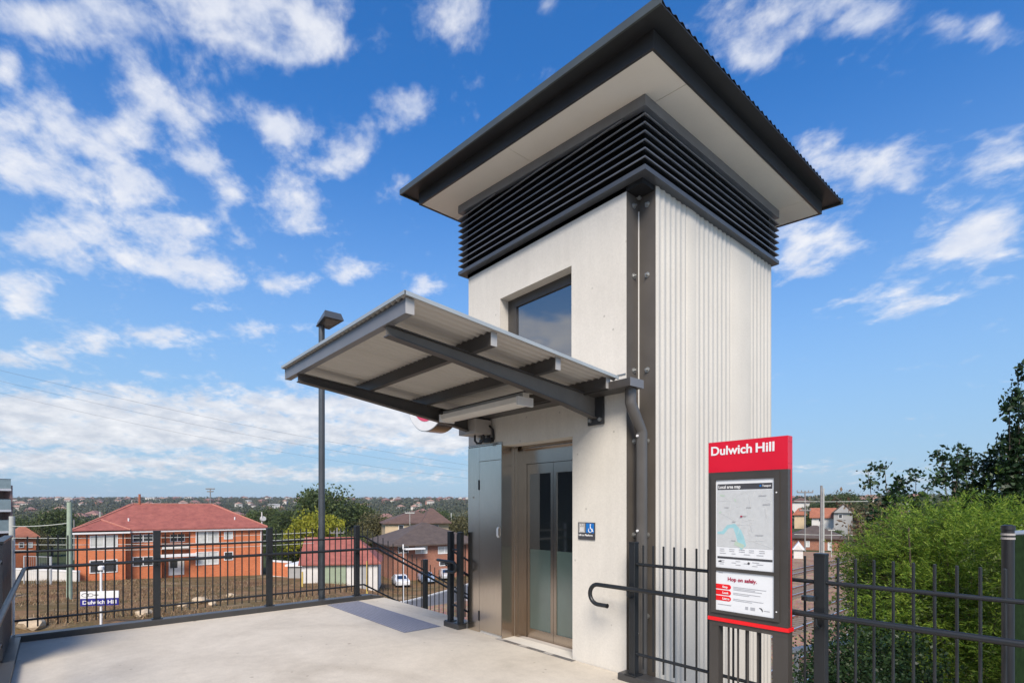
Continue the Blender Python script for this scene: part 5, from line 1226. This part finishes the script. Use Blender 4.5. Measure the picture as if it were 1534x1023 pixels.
mb.build('wire_mesh',mat('green_wire',(.06,.085,.05),.5,.3,.1,9),cf)['kind']='stuff'

# ---------------------------------------------------------------- dry grass and rocks on the bank
uu=RNG.uniform(-1.02,-.20,34000); tt=RNG.uniform(26,62,34000); P=tt[:,None]*Fn+(uu*tt)[:,None]*Rn; P[:,2]=zg(uu,tt)+.08
keep=(np.sin(P[:,0]*.31+np.sin(P[:,1]*.53)*1.7)+np.sin(P[:,1]*.27+np.sin(P[:,0]*.61)*1.5)+np.sin(P[:,0]*1.9+P[:,1]*1.3)*.5+RNG.normal(size=len(P))*.45)>.25; P=P[keep]
a=RNG.normal(size=P.shape)*[.35,.35,0]+[0,0,1]; s=.05+.22*RNG.random((len(P),1))**1.5*(1.2+np.sin(P[:,:1]*.35)*np.sin(P[:,1:2]*.4)); b_=RNG.normal(size=P.shape)*[1,1,0]; b_/=np.linalg.norm(b_,axis=1,keepdims=True)
V=np.stack([P-b_*.035,P+b_*.035,P+a*s],1).reshape(-1,3)
tag(arrmesh('dry_grass',V,np.arange(len(V)).reshape(-1,3),leafmat('dry_grass_blades',[(.15,(.13,.08,.04)),(.45,(.24,.15,.085)),(.7,(.33,.235,.14)),(.9,(.17,.17,.06))],.2)),kind='stuff')
rockm=mat('sandstone',(.46,.36,.24),.9,0,.25,5,.4,20)
for k,(px,py,sz,lab) in enumerate(((300,903,.55,'largest pale sandstone rock lying on the dry bank behind the fence'),(318,906,.3,'small pale rock right of the largest one'),(274,909,.35,'flat sandstone rock left of the largest one'),(215,922,.45,'orange sandstone rock near the left fence post'),(50,940,.6,'broad sandstone rock at the left foot of the fence'),(345,893,.3,'half buried rock on the bank below the brick flats'))):
    t_=28
    for it in range(30):
        g_=ground(U(px),t_); t_=(EYE-g_)*FPX/(py-Y0)
    bm=bmesh.new(); bmesh.ops.create_icosphere(bm,subdivisions=2,radius=sz)
    rk=random.Random(k)
    for v_ in bm.verts: f=.75+.4*rk.random(); v_.co=Vector((v_.co.x*f*1.3,v_.co.y*f,v_.co.z*f*.6))
    me=bpy.data.meshes.new('rock'); bm.to_mesh(me); bm.free(); p=gat(U(px),t_,sz*.25); tag(link('rock',me,rockm,None,p),lab,'rock',group='rocks on the dry bank')

# shops across the street (they show in the lift door glass)
sh=empty('shop_row',(-20,-14,-4.6),'dark brick shop row with a red painted band across the street','shops')
MB().box(-25,-2,-22,-14,-4.6,4.2).build('wall',mat('dark_brick_paint',(.05,.048,.046),.8,0,.2,2),sh)
MB().box(-25,-2,-14.1,-14.002,.9,1.7).build('red_band',M['red'],sh); MB().box(-25,-2,-14.2,-14.002,1.75,2.1).build('pale_band',M['render'],sh); MB().box(-25,-2,-14.15,-14.002,3.9,4.25).build('parapet_band',M['render'],sh)
for x in np.arange(-24,-4,4.0): MB().box(x,x+1.6,-14.16,-14.101,1.05,1.6).build('window',M['wglass'],sh)

# ---------------------------------------------------------------- sky, sun, camera
SUN_EL,SUN_AZ=math.radians(44),math.radians(-46)      # azimuth measured from +X towards +Y
sd=Vector((math.cos(SUN_EL)*math.cos(SUN_AZ),math.cos(SUN_EL)*math.sin(SUN_AZ),math.sin(SUN_EL)))
sun=bpy.data.lights.new('sun','SUN'); sun.energy=2.9; sun.angle=math.radians(26); sun.color=(1,.905,.79)
so=bpy.data.objects.new('sun',sun); COL.objects.link(so); so.rotation_euler=(-sd).to_track_quat('-Z','Y').to_euler()
w=bpy.data.worlds.new('World'); S.world=w; w.use_nodes=True; t=w.node_tree; bg=t.nodes['Background']
sk=N(t,'ShaderNodeTexSky',sky_type='NISHITA'); sk.sun_disc=False; sk.sun_elevation=SUN_EL; sk.sun_rotation=math.atan2(sd.x,sd.y); sk.air_density=1.0; sk.dust_density=.6; sk.ozone_density=2.5
hs=N(t,'ShaderNodeHueSaturation'); hs.inputs['Saturation'].default_value=1.36; hs.inputs['Value'].default_value=1.25; hs.inputs['Hue'].default_value=.507; t.links.new(sk.outputs[0],hs.inputs['Color'])
tc=N(t,'ShaderNodeTexCoord'); nrm=N(t,'ShaderNodeVectorMath',operation='NORMALIZE'); t.links.new(tc.outputs['Generated'],nrm.inputs[0])
sp=N(t,'ShaderNodeSeparateXYZ'); t.links.new(nrm.outputs[0],sp.inputs[0])
def mth(op,a,b=None,c=None,clamp=False):
    n=N(t,'ShaderNodeMath',operation=op); n.use_clamp=clamp
    for i,x in enumerate((a,b,c)):
        if x is None: continue
        if isinstance(x,(int,float)): n.inputs[i].default_value=x
        else: t.links.new(x,n.inputs[i])
    return n.outputs[0]
HZ=.25
den=mth('ADD',mth('MAXIMUM',sp.outputs[2],0.0),HZ)
cu=mth('DIVIDE',sp.outputs[0],den); cv=mth('DIVIDE',sp.outputs[1],den)
cb=N(t,'ShaderNodeCombineXYZ'); t.links.new(cu,cb.inputs[0]); t.links.new(cv,cb.inputs[1]); cb.inputs[2].default_value=1
P=cb.outputs[0]
def plane(px,py,mir=False):
    d=(Fv+Rv*((px-CX)/FPX)+Vector((0,0,1))*((Y0-py)/FPX)).normalized()
    if mir: d.y=-d.y
    k=max(d.z,0)+HZ
    return np.array([d.x/k,d.y/k])
# cloud banks: place in the sky (as a bearing) with half widths and weight
BL=[(40,25,90,45,.8),(150,35,60,40,.7),(270,15,110,40,.9),(390,35,110,50,1),(455,75,60,35,.9),(225,115,55,50,.8),(280,175,45,45,.75),(200,190,35,35,.6),
(60,225,95,55,1),(135,265,90,45,1),(15,180,35,22,.7),(8,105,22,26,.8),(85,150,35,28,.6),(215,285,55,22,.8),(310,245,38,24,.8),(345,292,22,22,.7),(415,192,52,28,.9),(505,238,55,28,.9),
(425,270,40,30,.85),(455,305,35,22,.7),(440,337,48,16,.85),(610,160,42,42,.9),(685,35,58,60,.9),(95,350,95,32,1),(230,380,105,42,1),(310,415,60,28,.9),(270,337,52,15,.9),(55,425,55,26,.8),
(20,462,50,24,.8),(425,426,42,14,.9),(525,410,32,24,.85),(642,428,42,17,.9),(405,490,80,13,.7),(210,505,95,19,.85),(60,530,80,16,.8),(300,460,50,12,.4),
(90,625,170,36,1),(330,640,200,38,1),(560,628,130,34,1),(690,655,90,30,.9),(190,700,300,14,.55),(520,712,260,12,.5),(60,690,160,16,.5),
(1190,35,110,48,.9),(1125,85,45,28,.75),(1290,20,60,30,.6),(1235,245,38,34,.8),(1345,250,62,38,.9),(1505,245,50,38,.9),(1225,350,62,38,.9),(1190,400,40,25,.7),(1480,338,60,26,.85),(1450,378,80,22,.9),(1350,450,85,24,.85),(1485,45,30,24,.7),(1420,40,26,18,.5),
(1270,700,120,12,.35),(1380,718,130,10,.3),(600,270,30,20,.4),(770,120,40,30,.35),(820,10,30,22,.5),
(835,520,60,30,1.2,1),(780,520,40,30,1.0,1),(815,425,80,26,-2.0,1)]
acc=None; e=2.0
for (x,y,rx,ry,am,*mr_) in BL:
    if y<560 and not mr_:
        k2=1.02 if x>1000 else .93; rx*=k2; ry*=k2
    elif not mr_: am*=1.3
    k_=bool(mr_); c=plane(x,y,k_); J=np.array([(plane(x+e,y,k_)-plane(x-e,y,k_))/(2*e)*rx,(plane(x,y+e,k_)-plane(x,y-e,k_))/(2*e)*ry]).T
    Mi=np.linalg.inv(J); r0=-Mi@c; dd=[]
    for k in (0,1):
        n=N(t,'ShaderNodeVectorMath',operation='DOT_PRODUCT'); t.links.new(P,n.inputs[0]); n.inputs[1].default_value=(Mi[k,0],Mi[k,1],r0[k]); dd.append(n.outputs['Value'])
    r2=mth('MULTIPLY_ADD',dd[1],dd[1],mth('MULTIPLY',dd[0],dd[0])); g=mth('POWER',.46,r2)
    acc=mth('MULTIPLY',g,am) if acc is None else mth('MULTIPLY_ADD',g,am,acc)
lowf=N(t,'ShaderNodeMapRange'); lowf.inputs['From Min'].default_value=.30; lowf.inputs['From Max'].default_value=.12; t.links.new(sp.outputs[2],lowf.inputs['Value'])
acc=mth('MINIMUM',acc,mth('MULTIPLY_ADD',lowf.outputs[0],.32,.90))
# behind the viewer: ordinary broken cloud
fd=N(t,'ShaderNodeVectorMath',operation='DOT_PRODUCT'); t.links.new(nrm.outputs[0],fd.inputs[0]); fd.inputs[1].default_value=tuple(Fv)
bk=N(t,'ShaderNodeMapRange'); bk.inputs['From Min'].default_value=.25; bk.inputs['From Max'].default_value=-.05; bk.inputs['To Max'].default_value=.55; t.links.new(fd.outputs['Value'],bk.inputs['Value'])
acc=mth('ADD',acc,bk.outputs[0])
def wn(scale,detail,rough,dist,rot=.6,st=(1,1,1)):
    mp_=N(t,'ShaderNodeMapping'); mp_.inputs['Rotation'].default_value=(0,0,rot); mp_.inputs['Scale'].default_value=st; t.links.new(P,mp_.inputs['Vector'])
    return noise(t,mp_.outputs[0],scale,detail,rough,dist)
n1=wn(8.2,8,.56,.25,.75,(1,1.2,1)); n2=wn(21,7,.58,.2,.75,(1,1.25,1)); n3=wn(52,5,.55,0,.75,(1,1.25,1))
nz=mth('ADD',mth('MULTIPLY',mth('SUBTRACT',n1,.5),2.5),mth('ADD',mth('MULTIPLY',mth('SUBTRACT',n2,.5),1.05),mth('MULTIPLY',mth('SUBTRACT',n3,.5),.28)))
dens=mth('ADD',nz,mth('SUBTRACT',mth('MULTIPLY',acc,1.12),.50))
cm=N(t,'ShaderNodeMapRange',interpolation_type='SMOOTHSTEP'); cm.inputs['From Min'].default_value=-.22; cm.inputs['From Max'].default_value=.85; cm.inputs['To Max'].default_value=.92; t.links.new(dens,cm.inputs['Value'])
# cloud brightness: thin edges bluish, cores white with soft grey undersides
gr=N(t,'ShaderNodeMapRange'); gr.inputs['From Min'].default_value=.35; gr.inputs['From Max'].default_value=.7; t.links.new(wn(8,5,.6,.2,.2),gr.inputs['Value'])
CS=5.6
# low banks are greyer underneath than the high puffs
grey=mixc(t,lowf.outputs[0],(.72*CS,.78*CS,.92*CS),(.66*CS,.70*CS,.78*CS))
cl=mixc(t,gr.outputs[0],grey,(1.0*CS,1.0*CS,1.02*CS))
# pale band near the horizon
hzf=N(t,'ShaderNodeMapRange',interpolation_type='SMOOTHSTEP'); hzf.inputs['From Min'].default_value=.62; hzf.inputs['From Max'].default_value=.0; hzf.inputs['To Max'].default_value=.9; t.links.new(sp.outputs[2],hzf.inputs['Value'])
base=mixc(t,hzf.outputs[0],hs.outputs[0],(.32*CS,.51*CS,.74*CS))
sky=mixc(t,cm.outputs[0],base,cl)
t.links.new(sky,bg.inputs['Color']); bg.inputs['Strength'].default_value=.10
hz_=MB().box(-4200,4200,-4200,4200,-40,60).build('haze',None); hz_['kind']='stuff'
hm=bpy.data.materials.new('haze_air'); hm.use_nodes=True; ht=hm.node_tree; ht.nodes.remove(ht.nodes['Principled BSDF'])
pv=N(ht,'ShaderNodeVolumePrincipled'); pv.inputs['Color'].default_value=(.80,.86,.93,1); pv.inputs['Density'].default_value=.00012; pv.inputs['Anisotropy'].default_value=.1
ht.links.new(pv.outputs[0],ht.nodes['Material Output'].inputs['Volume']); hz_.data.materials.append(hm)
cam=bpy.data.cameras.new('camera'); co=bpy.data.objects.new('camera',cam); COL.objects.link(co); S.camera=co
co.location=(0,0,EYE); co.rotation_euler=Fv.to_track_quat('-Z','Y').to_euler()
cam.sensor_width=36; cam.lens=36*FPX/1534; cam.shift_y=(Y0-511.5)/1534; cam.clip_start=.05; cam.clip_end=9000
vs_=S.view_settings; S.display_settings.display_device='sRGB'; vs_.view_transform='Standard'; vs_.look='None'; vs_.exposure=.8; vs_.gamma=1; vs_.use_curve_mapping=False
S.cycles.max_bounces=8; S.cycles.use_denoising=True
